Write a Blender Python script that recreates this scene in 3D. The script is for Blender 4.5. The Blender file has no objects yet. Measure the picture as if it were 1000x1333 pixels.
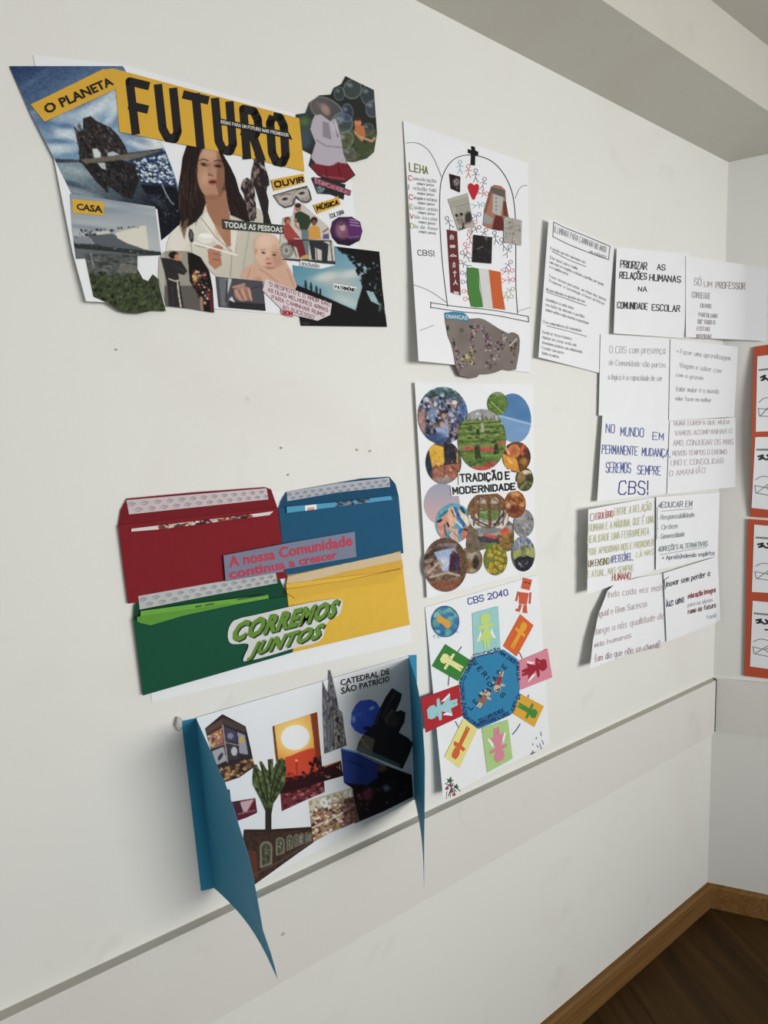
import bpy, math, random
import numpy as np
from mathutils import Matrix, Vector
from mathutils.geometry import tessellate_polygon

# ------------------------------------------------------------------ camera
SC = bpy.context.scene
COL = SC.collection
random.seed(7)
FPX = 600.0                      # focal length in pixels of the 1000x1333 frame
PC = (500.0, 666.5)
A_ = np.array([0.87813336, -0.08475282, 0.47084899])     # wall horizontal in camera axes
B_ = np.array([0.04287865, 0.99416507, 0.09898102])      # wall vertical (down)
A_ /= np.linalg.norm(A_)
B_ -= A_ * (A_ @ B_); B_ /= np.linalg.norm(B_)
N_ = np.cross(A_, B_)
M = np.array([A_, N_, -B_])      # camera axes (right, down, forward) -> world X, Y, Z
CZ = 1.601                       # camera height
YW = 0.80                        # distance from the camera to the long wall
cam = bpy.data.cameras.new('camera')
cam.sensor_fit = 'HORIZONTAL'; cam.sensor_width = 36.0
cam.lens = 36.0 * FPX / 1000.0
cam.clip_start = 0.01; cam.clip_end = 60
camo = bpy.data.objects.new('camera', cam); COL.objects.link(camo)
r, d, fw = M[:, 0], M[:, 1], M[:, 2]
camo.matrix_world = Matrix(((r[0], -d[0], -fw[0], 0), (r[1], -d[1], -fw[1], 0), (r[2], -d[2], -fw[2], CZ), (0, 0, 0, 1)))
SC.camera = camo

# ------------------------------------------------------------------ light
SC.view_settings.view_transform = 'Standard'
try: SC.view_settings.look = 'None'
except Exception: pass
SC.view_settings.gamma = 1.0
SC.view_settings.use_curve_mapping = False
SC.view_settings.exposure = -0.07
W = bpy.data.worlds.new('room_daylight'); SC.world = W; W.use_nodes = True
bg = W.node_tree.nodes['Background']
bg.inputs[0].default_value = (0.96, 0.98, 1.0, 1); bg.inputs[1].default_value = 0.42
def area(name, loc, target, sx, sy, power, color):
    L = bpy.data.lights.new(name, 'AREA'); L.shape = 'RECTANGLE'; L.size = sx; L.size_y = sy
    L.energy = power; L.color = color
    o = bpy.data.objects.new(name, L); COL.objects.link(o)
    o.location = loc
    o.rotation_euler = (Vector(target) - Vector(loc)).to_track_quat('-Z', 'Y').to_euler()
    return o
win = area('window_daylight', (1.75, -2.9, 1.6), (0.42, 0.8, 1.55), 2.0, 1.3, 27, (1.0, 0.99, 0.972))
win.data.spread = math.radians(84)              # beam narrowed on purpose, so light falls off around the posters

# ------------------------------------------------------------------ colours and materials
GAIN = 1.06
def lin(c):
    c = np.asarray(c, float) / 255.0
    return np.where(c <= 0.04045, c / 12.92, ((c + 0.055) / 1.055) ** 2.4)
def alb(c, g=None):
    c = lin(c) * (GAIN if g is None else g)
    if g is None: c = c * .93 + .07 * c.mean(axis=-1, keepdims=True)      # inks and dyes are a little dull
    return np.minimum(c, 0.9)
MATS = {}
def mat(name, c, rough=0.75, var=0.03, scale=25.0, bump=0.0, spec=0.15, g=None):
    if name in MATS: return MATS[name]
    m = bpy.data.materials.new(name); m.use_nodes = True
    nt = m.node_tree; n = nt.nodes; p = n['Principled BSDF']
    a = alb(c, g)
    tc = n.new('ShaderNodeTexCoord'); nz = n.new('ShaderNodeTexNoise'); nz.inputs['Scale'].default_value = scale
    nz.inputs['Detail'].default_value = 4
    rp = n.new('ShaderNodeValToRGB')
    rp.color_ramp.elements[0].position = 0.3; rp.color_ramp.elements[1].position = 0.7
    rp.color_ramp.elements[0].color = (*(a * (1 - var)), 1)
    rp.color_ramp.elements[1].color = (*np.minimum(a * (1 + var), 1), 1)
    nt.links.new(tc.outputs['Object'], nz.inputs['Vector'])
    nt.links.new(nz.outputs['Fac'], rp.inputs['Fac'])
    nt.links.new(rp.outputs['Color'], p.inputs['Base Color'])
    p.inputs['Roughness'].default_value = rough
    p.inputs['Specular IOR Level'].default_value = spec
    if bump:
        b = n.new('ShaderNodeBump'); b.inputs['Strength'].default_value = bump; b.inputs['Distance'].default_value = 0.002
        nt.links.new(nz.outputs['Fac'], b.inputs['Height']); nt.links.new(b.outputs['Normal'], p.inputs['Normal'])
    MATS[name] = m
    return m
def print_mat():
    m = bpy.data.materials.new('printed_paper'); m.use_nodes = True
    nt = m.node_tree; p = nt.nodes['Principled BSDF']
    at = nt.nodes.new('ShaderNodeAttribute'); at.attribute_name = 'print'
    nt.links.new(at.outputs['Color'], p.inputs['Base Color'])
    p.inputs['Roughness'].default_value = 0.6; p.inputs['Specular IOR Level'].default_value = 0.12
    return m
PRINT = print_mat()
def wall_mat(name, c, g=None):
    """painted plaster with soft grubby patches and small scuffs"""
    m = bpy.data.materials.new(name); m.use_nodes = True
    nt = m.node_tree; n = nt.nodes; L = nt.links; p = n['Principled BSDF']
    tc = n.new('ShaderNodeTexCoord')
    def noise(s, det, dis=0):
        z = n.new('ShaderNodeTexNoise'); z.inputs['Scale'].default_value = s; z.inputs['Detail'].default_value = det
        z.inputs['Distortion'].default_value = dis; L.new(tc.outputs['Object'], z.inputs['Vector']); return z
    def ramp(z, p0, p1, c0, c1):
        q = n.new('ShaderNodeValToRGB'); e = q.color_ramp.elements
        e[0].position = p0; e[1].position = p1; e[0].color = (*c0, 1); e[1].color = (*c1, 1)
        L.new(z.outputs['Fac'], q.inputs['Fac']); return q
    def mul(a_, b_):
        x = n.new('ShaderNodeMix'); x.data_type = 'RGBA'; x.blend_type = 'MULTIPLY'; x.inputs[0].default_value = 1
        L.new(a_, x.inputs[6]); L.new(b_, x.inputs[7]); return x.outputs[2]
    a = alb(c, g)
    base = ramp(noise(1.1, 2), 0.3, 0.7, a * 0.955, a)
    warm = ramp(noise(2.3, 3, 0.5), 0.52, 0.75, (1, 1, 1), (0.95, 0.93, 0.91))
    scuff = ramp(noise(9, 6, 1.0), 0.62, 0.74, (1, 1, 1), (0.955, 0.95, 0.94))
    dots = ramp(noise(48, 1), 0.83, 0.85, (1, 1, 1), (0.86, 0.85, 0.83))
    L.new(mul(mul(mul(base.outputs[0], warm.outputs[0]), scuff.outputs[0]), dots.outputs[0]), p.inputs['Base Color'])
    p.inputs['Roughness'].default_value = 0.62; p.inputs['Specular IOR Level'].default_value = 0.3
    b = n.new('ShaderNodeBump'); b.inputs['Strength'].default_value = 0.25; b.inputs['Distance'].default_value = 0.0006
    L.new(noise(160, 3).outputs['Fac'], b.inputs['Height']); L.new(b.outputs['Normal'], p.inputs['Normal'])
    return m
def wood_mat(name, c0, c1, vec, g=1.0, rough=0.42):
    """wood grain stretched along an axis: vec = mapping scale"""
    m = bpy.data.materials.new(name); m.use_nodes = True
    nt = m.node_tree; n = nt.nodes; L = nt.links; p = n['Principled BSDF']
    tc = n.new('ShaderNodeTexCoord'); mp = n.new('ShaderNodeMapping'); mp.inputs['Scale'].default_value = vec
    L.new(tc.outputs['Object'], mp.inputs['Vector'])
    oi = n.new('ShaderNodeObjectInfo'); ad = n.new('ShaderNodeVectorMath'); ad.operation = 'ADD'
    ml = n.new('ShaderNodeMath'); ml.operation = 'MULTIPLY'; ml.inputs[1].default_value = 30
    L.new(oi.outputs['Random'], ml.inputs[0]); L.new(mp.outputs[0], ad.inputs[0]); L.new(ml.outputs[0], ad.inputs[1])
    z = n.new('ShaderNodeTexNoise'); z.inputs['Scale'].default_value = 1.0; z.inputs['Detail'].default_value = 6
    z.inputs['Distortion'].default_value = 1.2; L.new(ad.outputs[0], z.inputs['Vector'])
    q = n.new('ShaderNodeValToRGB'); e = q.color_ramp.elements
    e[0].position = 0.32; e[1].position = 0.66; e[0].color = (*alb(c0, g), 1); e[1].color = (*alb(c1, g), 1)
    L.new(z.outputs['Fac'], q.inputs['Fac'])
    h = n.new('ShaderNodeHueSaturation'); mr = n.new('ShaderNodeMapRange')
    mr.inputs[3].default_value = 0.85; mr.inputs[4].default_value = 1.15
    L.new(oi.outputs['Random'], mr.inputs[0]); L.new(mr.outputs[0], h.inputs['Value']); L.new(q.outputs[0], h.inputs['Color'])
    L.new(h.outputs[0], p.inputs['Base Color']); p.inputs['Roughness'].default_value = rough; p.inputs['Specular IOR Level'].default_value = 0.2
    b = n.new('ShaderNodeBump'); b.inputs['Strength'].default_value = 0.2; b.inputs['Distance'].default_value = 0.001
    L.new(z.outputs['Fac'], b.inputs['Height']); L.new(b.outputs['Normal'], p.inputs['Normal'])
    return m

# ------------------------------------------------------------------ geometry of the room
TH = math.radians(46.5)          # the short wall leaves the long one at this angle
CX = 1.6685                      # corner
RD = np.array([math.cos(TH), -math.sin(TH), 0.0])        # along the short wall
RN = np.array([-math.sin(TH), -math.cos(TH), 0.0])       # out of it, into the room
CP = np.array([CX, YW, 0.0])
EYE = np.array([0, 0, CZ])
def rays(p):
    p = np.asarray(p, float).reshape(-1, 2)
    return np.c_[(p[:, 0] - PC[0]), (p[:, 1] - PC[1]), np.full(len(p), FPX)] @ M.T
SOFT = [0.0]
def on_walls(p, off):
    """points of the photograph p (n,2) that lie at distance off from the walls -> world"""
    D = rays(p); off = np.broadcast_to(np.asarray(off, float), (len(D),))
    with np.errstate(divide='ignore', invalid='ignore'):
        t1 = (YW - off) / D[:, 1]
        t2 = (off + (CP - EYE) @ RN) / (D @ RN)
    t1 = np.where(t1 > 0, t1, 1e9); t2 = np.where(t2 > 0, t2, 1e9)
    if SOFT[0]:                                          # paper bridges the corner in a soft bend
        n = np.linalg.norm(D, axis=1); h = np.maximum(SOFT[0] - np.abs(t1 - t2) * n, 0) / SOFT[0]
        return EYE + D * (np.minimum(t1, t2) - h * h * SOFT[0] / 4 / n)[:, None]
    t = np.minimum(t1, t2)
    return EYE + D * t[:, None]
def at_height(x, y, z):
    D = rays([(x, y)])[0]; return EYE + D * ((z - CZ) / D[2])
def at_y(x, y, Y):
    D = rays([(x, y)])[0]; return EYE + D * (Y / D[1])

ROOT = {}
def setp(o, label=None, cat=None, group=None, kind=None):
    if label: o['label'] = label
    if cat: o['category'] = cat
    if group: o['group'] = group
    if kind: o['kind'] = kind
    return o
def origin_of(parent):
    while parent is not None:
        if parent.name in ROOT: return ROOT[parent.name]
        parent = parent.parent
    return np.zeros(3)
def thing(name, label, cat, loc, group=None):
    o = bpy.data.objects.new(name, None); COL.objects.link(o)
    o.empty_display_size = 0.03; o.location = loc; ROOT[o.name] = np.array(loc, float)
    return setp(o, label, cat, group)
def mesh_obj(name, V, F, m, parent=None, label=None, smooth=False, colors=None, org=None):
    V = np.asarray(V, float)
    o0 = origin_of(parent) if parent is not None else (np.array(org, float) if org is not None else np.zeros(3))
    me = bpy.data.meshes.new(name)
    me.from_pydata((V - o0).tolist(), [], F)
    me.materials.append(m)
    if smooth: me.polygons.foreach_set('use_smooth', [True] * len(me.polygons))
    if colors is not None:
        at = me.color_attributes.new('print', 'FLOAT_COLOR', 'POINT')
        at.data.foreach_set('color', np.c_[colors, np.ones(len(colors))].astype(np.float32).ravel())
    me.update()
    o = bpy.data.objects.new(name, me); COL.objects.link(o)
    if parent is not None: o.parent = parent
    elif org is not None: o.location = org
    if label: o['label'] = label
    return o
def box_vf(x0, x1, y0, y1, z0, z1):
    V = [(x, y, z) for z in (z0, z1) for y in (y0, y1) for x in (x0, x1)]
    F = [(0, 2, 3, 1), (4, 5, 7, 6), (0, 1, 5, 4), (2, 6, 7, 3), (0, 4, 6, 2), (1, 3, 7, 5)]
    return V, F
def prism(loop, z0, z1, bevel=0):
    """vertical prism over a plan polygon"""
    n = len(loop)
    V = [(x, y, z0) for x, y in loop] + [(x, y, z1) for x, y in loop]
    F = [tuple(range(n - 1, -1, -1)), tuple(range(n, 2 * n))] + [(i, (i + 1) % n, n + (i + 1) % n, n + i) for i in range(n)]
    return V, F
# ------------------------------------------------------------------ printing: pictures drawn as colour per vertex
class Art:
    """a small drawing board in photograph coordinates; drawn on, then read per vertex"""
    def __init__(s, x0, y0, x1, y1, c, k=3):
        s.x0, s.y0, s.k = x0, y0, k
        s.w, s.h = int((x1 - x0) * k) + 2, int((y1 - y0) * k) + 2
        s.a = np.empty((s.h, s.w, 3)); s.a[:] = c
        s.rng = np.random.default_rng(int(x0 * 7 + y0))
    def _box(s, xa, ya, xb, yb):
        i0 = max(0, int((xa - s.x0) * s.k) - 1); i1 = min(s.w, int((xb - s.x0) * s.k) + 3)
        j0 = max(0, int((ya - s.y0) * s.k) - 1); j1 = min(s.h, int((yb - s.y0) * s.k) + 3)
        if i1 <= i0 or j1 <= j0: return None
        X = s.x0 + (np.arange(i0, i1) + .5) / s.k; Y = s.y0 + (np.arange(j0, j1) + .5) / s.k
        X, Y = np.meshgrid(X, Y)
        return (slice(j0, j1), slice(i0, i1)), X, Y
    def _put(s, sl, m, c, al):
        m = (m * al)[..., None]; s.a[sl] = s.a[sl] * (1 - m) + np.asarray(c, float) * m
    def inside(s, pts, X, Y):
        r = np.zeros(X.shape, bool); n = len(pts)
        for i in range(n):
            (xa, ya), (xb, yb) = pts[i], pts[(i + 1) % n]
            if ya == yb: continue
            c = ((ya > Y) != (yb > Y)) & (X < (xb - xa) * (Y - ya) / (yb - ya) + xa); r ^= c
        return r
    def poly(s, pts, c, al=1.0):
        P = np.array(pts, float); b = s._box(P[:, 0].min(), P[:, 1].min(), P[:, 0].max(), P[:, 1].max())
        if b: s._put(b[0], s.inside(pts, b[1], b[2]).astype(float), c, al)
        return s
    def ell(s, cx, cy, rx, ry, c, ang=0, al=1.0, soft=0.0, ring=0.0, clip=None):
        R = max(rx, ry) * (1 + soft); b = s._box(cx - R, cy - R, cx + R, cy + R)
        if not b: return s
        t = math.radians(ang); dx, dy = b[1] - cx, b[2] - cy
        u = (dx * math.cos(t) + dy * math.sin(t)) / rx; v = (-dx * math.sin(t) + dy * math.cos(t)) / ry
        q = np.sqrt(u * u + v * v)
        m = np.clip((1 + soft - q) / max(2 * soft, .03), 0, 1)
        if ring: m = m * (q > 1 - ring)
        if clip is not None: m = m * s.inside(clip, b[1], b[2])
        s._put(b[0], m, c, al); return s
    def line(s, pts, w, c, al=1.0):
        for (xa, ya), (xb, yb) in zip(pts[:-1], pts[1:]):
            b = s._box(min(xa, xb) - w, min(ya, yb) - w, max(xa, xb) + w, max(ya, yb) + w)
            if not b: continue
            dx, dy = xb - xa, yb - ya; L2 = dx * dx + dy * dy + 1e-9
            t = np.clip(((b[1] - xa) * dx + (b[2] - ya) * dy) / L2, 0, 1)
            q = np.hypot(b[1] - xa - t * dx, b[2] - ya - t * dy)
            s._put(b[0], np.clip((w / 2 - q) * s.k + .5, 0, 1), c, al)
        return s
    def grad(s, xa, ya, xb, yb, c0, c1, pts=None, al=1.0):
        P = np.array(pts, float) if pts else np.array([(s.x0, s.y0), (s.x0 + s.w / s.k, s.y0 + s.h / s.k)])
        b = s._box(P[:, 0].min(), P[:, 1].min(), P[:, 0].max(), P[:, 1].max())
        if not b: return s
        dx, dy = xb - xa, yb - ya
        t = np.clip(((b[1] - xa) * dx + (b[2] - ya) * dy) / (dx * dx + dy * dy), 0, 1)[..., None]
        c = np.asarray(c0, float) * (1 - t) + np.asarray(c1, float) * t
        m = (s.inside(pts, b[1], b[2]) if pts else np.ones(b[1].shape)) * al
        s.a[b[0]] = s.a[b[0]] * (1 - m[..., None]) + c * m[..., None]; return s
    def noise(s, amp, cell, ax=1.0, ay=1.0, tint=(1, 1, 1), pts=None):
        gw, gh = int(s.w / s.k / (cell * ax)) + 3, int(s.h / s.k / (cell * ay)) + 3
        g = s.rng.uniform(-1, 1, (gh, gw))
        X = np.arange(s.w) / s.k / (cell * ax); Y = np.arange(s.h) / s.k / (cell * ay)
        xi, yi = X.astype(int), Y.astype(int); fx, fy = X - xi, Y - yi
        fx = fx * fx * (3 - 2 * fx); fy = (fy * fy * (3 - 2 * fy))[:, None]
        v = (g[yi][:, xi] * (1 - fx) + g[yi][:, xi + 1] * fx) * (1 - fy) + (g[yi + 1][:, xi] * (1 - fx) + g[yi + 1][:, xi + 1] * fx) * fy
        v = v * amp
        if pts is not None:
            b = s._box(s.x0, s.y0, s.x0 + s.w / s.k, s.y0 + s.h / s.k)
            m = np.zeros(v.shape); mm = s.inside(pts, b[1], b[2]); m[b[0]] = mm; v = v * m
        s.a = s.a + v[..., None] * np.asarray(tint, float); return s
    def specks(s, n, pts, size, pal, ang=0, asp=1.0, al=1.0):
        P = np.array(pts, float); lo, hi = P.min(0), P.max(0); k = 0; tries = 0
        while k < n and tries < n * 20:
            tries += 1
            x, y = s.rng.uniform(lo, hi)
            if not s.inside(pts, np.array([[x]]), np.array([[y]]))[0, 0]: continue
            z = s.rng.uniform(*size); c = pal[s.rng.integers(len(pal))]
            s.ell(x, y, z * asp, z, np.array(c) + s.rng.uniform(-12, 12), ang + s.rng.uniform(-25, 25), al); k += 1
        return s
    def blur(s, n=1):
        for _ in range(n):
            p = np.pad(s.a, ((1, 1), (1, 1), (0, 0)), 'edge')
            s.a = (p[:-2, 1:-1] + p[2:, 1:-1] + p[1:-1, :-2] + p[1:-1, 2:] + 2 * p[1:-1, 1:-1]) / 6
        return s
    def read(s, P, g=None):
        X = np.clip((P[:, 0] - s.x0) * s.k - .5, 0, s.w - 1.001); Y = np.clip((P[:, 1] - s.y0) * s.k - .5, 0, s.h - 1.001)
        xi, yi = X.astype(int), Y.astype(int); fx, fy = (X - xi)[:, None], (Y - yi)[:, None]
        a = s.a
        v = (a[yi, xi] * (1 - fx) + a[yi, np.minimum(xi + 1, s.w - 1)] * fx) * (1 - fy) + \
            (a[np.minimum(yi + 1, s.h - 1), xi] * (1 - fx) + a[np.minimum(yi + 1, s.h - 1), np.minimum(xi + 1, s.w - 1)] * fx) * fy
        return alb(np.clip(v, 3, 255), g)

# ------------------------------------------------------------------ surfaces: a sheet on the wall, flat or curling
def homography(q):
    src = [(0, 0), (1, 0), (1, 1), (0, 1)]; A = []
    for (u, v), (x, y) in zip(src, q):
        A.append([u, v, 1, 0, 0, 0, -u * x, -v * x, -x]); A.append([0, 0, 0, u, v, 1, -u * y, -v * y, -y])
    h = np.linalg.svd(np.array(A, float))[2][-1].reshape(3, 3); return h
def hmap(H, P):
    P = np.asarray(P, float).reshape(-1, 2); q = np.c_[P, np.ones(len(P))] @ H.T; return q[:, :2] / q[:, 2:]
class Surf:
    """a sheet whose corners (top left, top right, bottom right, bottom left) are known; lift(u,v) in metres"""
    def __init__(s, quad, lift=None, base=0.001):
        s.q = quad; s.H = homography(quad); s.Hi = np.linalg.inv(s.H); s.lift = lift; s.base = base
    def off(s, P):
        uv = np.clip(hmap(s.Hi, P), 0.0, 1.0)
        return s.base + (s.lift(uv[:, 0], uv[:, 1]) if s.lift else 0.0)
    def world(s, P, layer=0.0):
        P = np.asarray(P, float).reshape(-1, 2); return on_walls(P, s.off(P) + layer)
def Q(*a): return [tuple(p) for p in a]

def sheet(name, surf, parent, m, n=14, th=0.0004, outline=None, label=None):
    """the paper itself, a thin solid following the lift of its surface"""
    if outline is None:
        g = np.linspace(0, 1, n + 1); UV = np.array([(u, v) for v in g for u in g]); P = hmap(surf.H, UV)
        T = surf.world(P); Bk = surf.world(P, -th); k = len(P)
        F = [(j * (n + 1) + i, (j + 1) * (n + 1) + i, (j + 1) * (n + 1) + i + 1, j * (n + 1) + i + 1) for j in range(n) for i in range(n)]
        F += [tuple(k + a for a in f[::-1]) for f in F]
        e = [i for i in range(n)] ; rim = [i for i in range(n + 1)] + [(j + 1) * (n + 1) + n for j in range(n)] + \
            [n * (n + 1) + i for i in range(n - 1, -1, -1)] + [j * (n + 1) for j in range(n - 1, 0, -1)]
        for a, b in zip(rim, rim[1:] + rim[:1]): F.append((a, b, k + b, k + a))
        return mesh_obj(name, np.r_[T, Bk], F, m, parent, label, smooth=False)
    return cut(name, surf, outline, m, parent, 0.0, cell=12, label=label, th=th)

def grid_clip(pts, cell):
    """quads of a grid inside an outline, border cells clipped to it"""
    P = np.array(pts, float); x0, y0 = P.min(0) - .01; x1, y1 = P.max(0) + .01
    nx, ny = max(1, int(math.ceil((x1 - x0) / cell))), max(1, int(math.ceil((y1 - y0) / cell)))
    gx = x0 + np.arange(nx + 1) * cell; gy = y0 + np.arange(ny + 1) * cell
    X, Y = np.meshgrid(gx, gy); r = np.zeros(X.shape, bool); n = len(pts)
    for i in range(n):
        (xa, ya), (xb, yb) = pts[i], pts[(i + 1) % n]
        if ya == yb: continue
        r ^= ((ya > Y) != (yb > Y)) & (X < (xb - xa) * (Y - ya) / (yb - ya) + xa)
    edge = np.zeros((ny, nx), bool)
    for i in range(n):
        a, b = P[i], P[(i + 1) % n]; k = max(2, int(np.hypot(*(b - a)) / cell * 8))
        s = a + (b - a) * np.linspace(0, 1, k)[:, None]
        edge[np.clip(((s[:, 1] - y0) / cell).astype(int), 0, ny - 1), np.clip(((s[:, 0] - x0) / cell).astype(int), 0, nx - 1)] = True
    full = r[:-1, :-1] & r[1:, :-1] & r[:-1, 1:] & r[1:, 1:] & ~edge
    some = r[:-1, :-1] | r[1:, :-1] | r[:-1, 1:] | r[1:, 1:]
    edge |= some & ~full
    idx = -np.ones(X.shape, int); use = np.zeros(X.shape, bool)
    use[:-1, :-1] |= full; use[1:, :-1] |= full; use[:-1, 1:] |= full; use[1:, 1:] |= full
    idx[use] = np.arange(use.sum()); V = np.c_[X[use], Y[use]].tolist()
    J, I = np.nonzero(full)
    F = np.c_[idx[J, I], idx[J + 1, I], idx[J + 1, I + 1], idx[J, I + 1]].tolist()
    J, I = np.nonzero(edge)
    for j, i in zip(J, I):
        q = [tuple(p) for p in pts]
        for ax, lim, sg in ((0, gx[i], 1), (0, gx[i + 1], -1), (1, gy[j], 1), (1, gy[j + 1], -1)):
            o = []
            for a, b in zip(q, q[1:] + q[:1]):
                da, db = sg * (a[ax] - lim), sg * (b[ax] - lim)
                if da >= 0: o.append(a)
                if (da > 0 and db < 0) or (da < 0 and db > 0):
                    t = da / (da - db); o.append((a[0] + (b[0] - a[0]) * t, a[1] + (b[1] - a[1]) * t))
            q = o
            if len(q) < 3: break
        if len(q) >= 3:
            k = len(V); V += q; F.append(list(range(k, k + len(q))))
    return np.array(V), F
def signed_area(p):
    return sum(a[0] * b[1] - b[0] * a[1] for a, b in zip(p, p[1:] + p[:1]))
def cut(name, surf, pts, m, parent, layer, art=None, cell=1.15, label=None, th=None, g=None):
    """a cut-out piece of paper following its sheet, with a thin cut edge"""
    pts = [tuple(p) for p in pts]
    if surf.lift is not None: cell = min(cell, 5)
    if signed_area(pts) < 0: pts = pts[::-1]
    V, F = grid_clip(pts, cell)
    n0 = len(V); th = (0.0003 if th is None else th)
    W3 = surf.world(V, layer)
    rim = np.array(pts); a = surf.world(rim, layer); b = surf.world(rim, layer - th); k = len(rim)
    F = [tuple(f) for f in F] + [(n0 + i, n0 + (i + 1) % k, n0 + k + (i + 1) % k, n0 + k + i) for i in range(k)]
    col = None
    if art is not None:
        c = art.read(V, g); cr = art.read(rim, g); col = np.r_[c, cr, cr]
    return mesh_obj(name, np.r_[W3, a, b], F, PRINT if art is not None else m, parent, label, colors=col)
def smoothpts(pts, it=2):
    for _ in range(it):
        o = []
        for a, b in zip(pts, pts[1:] + pts[:1]):
            o += [(a[0] * .75 + b[0] * .25, a[1] * .75 + b[1] * .25), (a[0] * .25 + b[0] * .75, a[1] * .25 + b[1] * .75)]
        pts = o
    return pts
def ellipse(cx, cy, rx, ry, n=40, ang=0):
    t = math.radians(ang)
    return [(cx + rx * math.cos(a) * math.cos(t) - ry * math.sin(a) * math.sin(t), cy + rx * math.cos(a) * math.sin(t) + ry * math.sin(a) * math.cos(t))
            for a in [2 * math.pi * i / n for i in range(n)]]

# ------------------------------------------------------------------ writing
G = {'A': '00 26 40|12 32', 'B': '00 06 36 45 44 33 03|33 42 41 30 00', 'C': '45 36 16 05 01 10 30 41', 'D': '00 06 26 45 41 20 00',
 'E': '40 00 06 46|03 33', 'F': '00 06 46|03 33', 'G': '45 36 16 05 01 10 30 41 43 23', 'H': '00 06|40 46|03 43', 'I': '00 06',
 'J': '36 31 20 10 01', 'K': '00 06|46 03 40', 'L': '06 00 40', 'M': '00 06 22 46 40', 'N': '00 06 40 46', 'O': '16 05 01 10 30 41 45 36 16',
 'P': '00 06 36 45 44 33 03', 'Q': '16 05 01 10 30 41 45 36 16|22 40', 'R': '00 06 36 45 44 33 03|23 40', 'S': '45 36 16 05 04 13 33 42 41 30 10 01',
 'T': '06 46|26 20', 'U': '06 01 10 30 41 46', 'V': '06 20 46', 'W': '06 10 24 30 46', 'X': '00 46|06 40', 'Y': '06 23 46|23 20', 'Z': '06 46 00 40',
 '0': '16 05 01 10 30 41 45 36 16', '1': '05 16 10', '2': '05 16 36 45 44 00 40', '4': '30 36 02 42',
 'a': '34 14 03 01 10 20 31|34 30', 'b': '06 00|03 14 24 33 31 20 10 01', 'c': '34 14 03 01 10 30', 'd': '36 30|33 24 14 03 01 10 20 31',
 'e': '02 32 33 24 14 03 01 10 30', 'f': '36 26 15 10|04 24', 'g': '34 14 03 01 10 30|34 3a 2b 0b', 'h': '06 00|03 14 24 33 30', 'i': '04 00|05 06',
 'j': '14 1a 0b|15 16', 'k': '06 00|34 02 30', 'l': '06 00', 'm': '00 04|03 14 23 20|23 34 43 40', 'n': '00 04|03 14 24 33 30',
 'o': '14 03 01 10 20 31 33 24 14', 'p': '04 0b|03 14 24 33 31 20 10 01', 'q': '34 14 03 01 10 30|34 3b', 'r': '00 04|02 14 24', 's': '34 14 03 12 22 31 20 00',
 't': '15 11 20 30|04 34', 'u': '04 01 10 20 31|34 30', 'v': '04 10 24', 'w': '04 10 22 30 44', 'x': '00 34|04 30', 'y': '04 10|24 0b', 'z': '04 34 00 30',
 '!': '06 02|00 01', ',': '10 0a', '.': '00 01', '-': '02 22', ':': '00 01|03 04', '(': '17 05 01 1a', ')': '07 15 11 0a', '"': '06 05|16 15', '+': '02 42|24 20',
 '>': '01 45 40 13', "'": '06 05', '*': '12 34|14 32|22 24'}
ACC = {'\u0303': '07 18 27 38', '\u0301': '17 28', '\u0302': '07 18 27', '\u0327': '20 2a 1a', '\u0300': '27 18'}
YV = {'a': -1, 'b': -2}
def strokes(text, gap=1.5, space=3.0):
    """single-stroke lettering: list of polylines and the total width, cap height 6"""
    import unicodedata
    out = []; x = 0.0
    def dec(s): return [[(float(p[0]), float(YV.get(p[1], 0) if p[1] in YV else int(p[1]))) for p in part.split()] for part in s.split('|')]
    for ch in unicodedata.normalize('NFD', text):
        if ch in ACC:
            low = prev in 'abcdefghijklmnopqrstuvwxyz'
            for pl in dec(ACC[ch]): out.append([(last + (px - 2) + lw / 2, py - (2 if low and py > 3 else 0)) for px, py in pl])
            continue
        if ch == ' ': x += space; continue
        if ch not in G: continue
        pls = dec(G[ch]); w = max(p[0] for pl in pls for p in pl)
        for pl in pls: out.append([(x + px, py) for px, py in pl])
        last = x; lw = w; prev = ch; x += w + gap
    return out, max(x - gap, 1.0)
def ribbons(lines, w, closed_ext=0.4):
    V, F = [], []
    for pl in lines:
        for (xa, ya), (xb, yb) in zip(pl[:-1], pl[1:]):
            L = math.hypot(xb - xa, yb - ya)
            if L < 1e-6: continue
            dx, dy = (xb - xa) / L, (yb - ya) / L; e = w * closed_ext if w < 2.2 else 0.0; k = len(V); h = w / 2
            ea = h if w > 2.2 and (xa, ya) == pl[0] != pl[-1] else e; eb = h if w > 2.2 and (xb, yb) == pl[-1] != pl[0] else e
            xa2, ya2, xb2, yb2 = xa - dx * ea, ya - dy * ea, xb + dx * eb, yb + dy * eb
            if w > 2.2:
                for cx_, cy_ in ((xa, ya), (xb, yb)):
                    if (cx_, cy_) in (pl[0], pl[-1]): continue
                    q_ = len(V); V += [(cx_ + h * math.cos(i_ * math.pi / 5), cy_ + h * math.sin(i_ * math.pi / 5)) for i_ in range(10)]; F.append(tuple(range(q_, q_ + 10)))
                k = len(V)
            V += [(xa2 - dy * h, ya2 + dx * h), (xa2 + dy * h, ya2 - dx * h), (xb2 + dy * h, yb2 - dx * h), (xb2 - dy * h, yb2 + dx * h)]
            F.append((k, k + 1, k + 2, k + 3))
    return V, F
def ink(name, surf, lines, w, m, parent, layer=0.0006, label=None):
    """pen or printed lines given in photograph coordinates"""
    V, F = ribbons(lines, w)
    if not V: return None
    return mesh_obj(name, surf.world(np.array(V), layer), F, m, parent, label)
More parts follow.
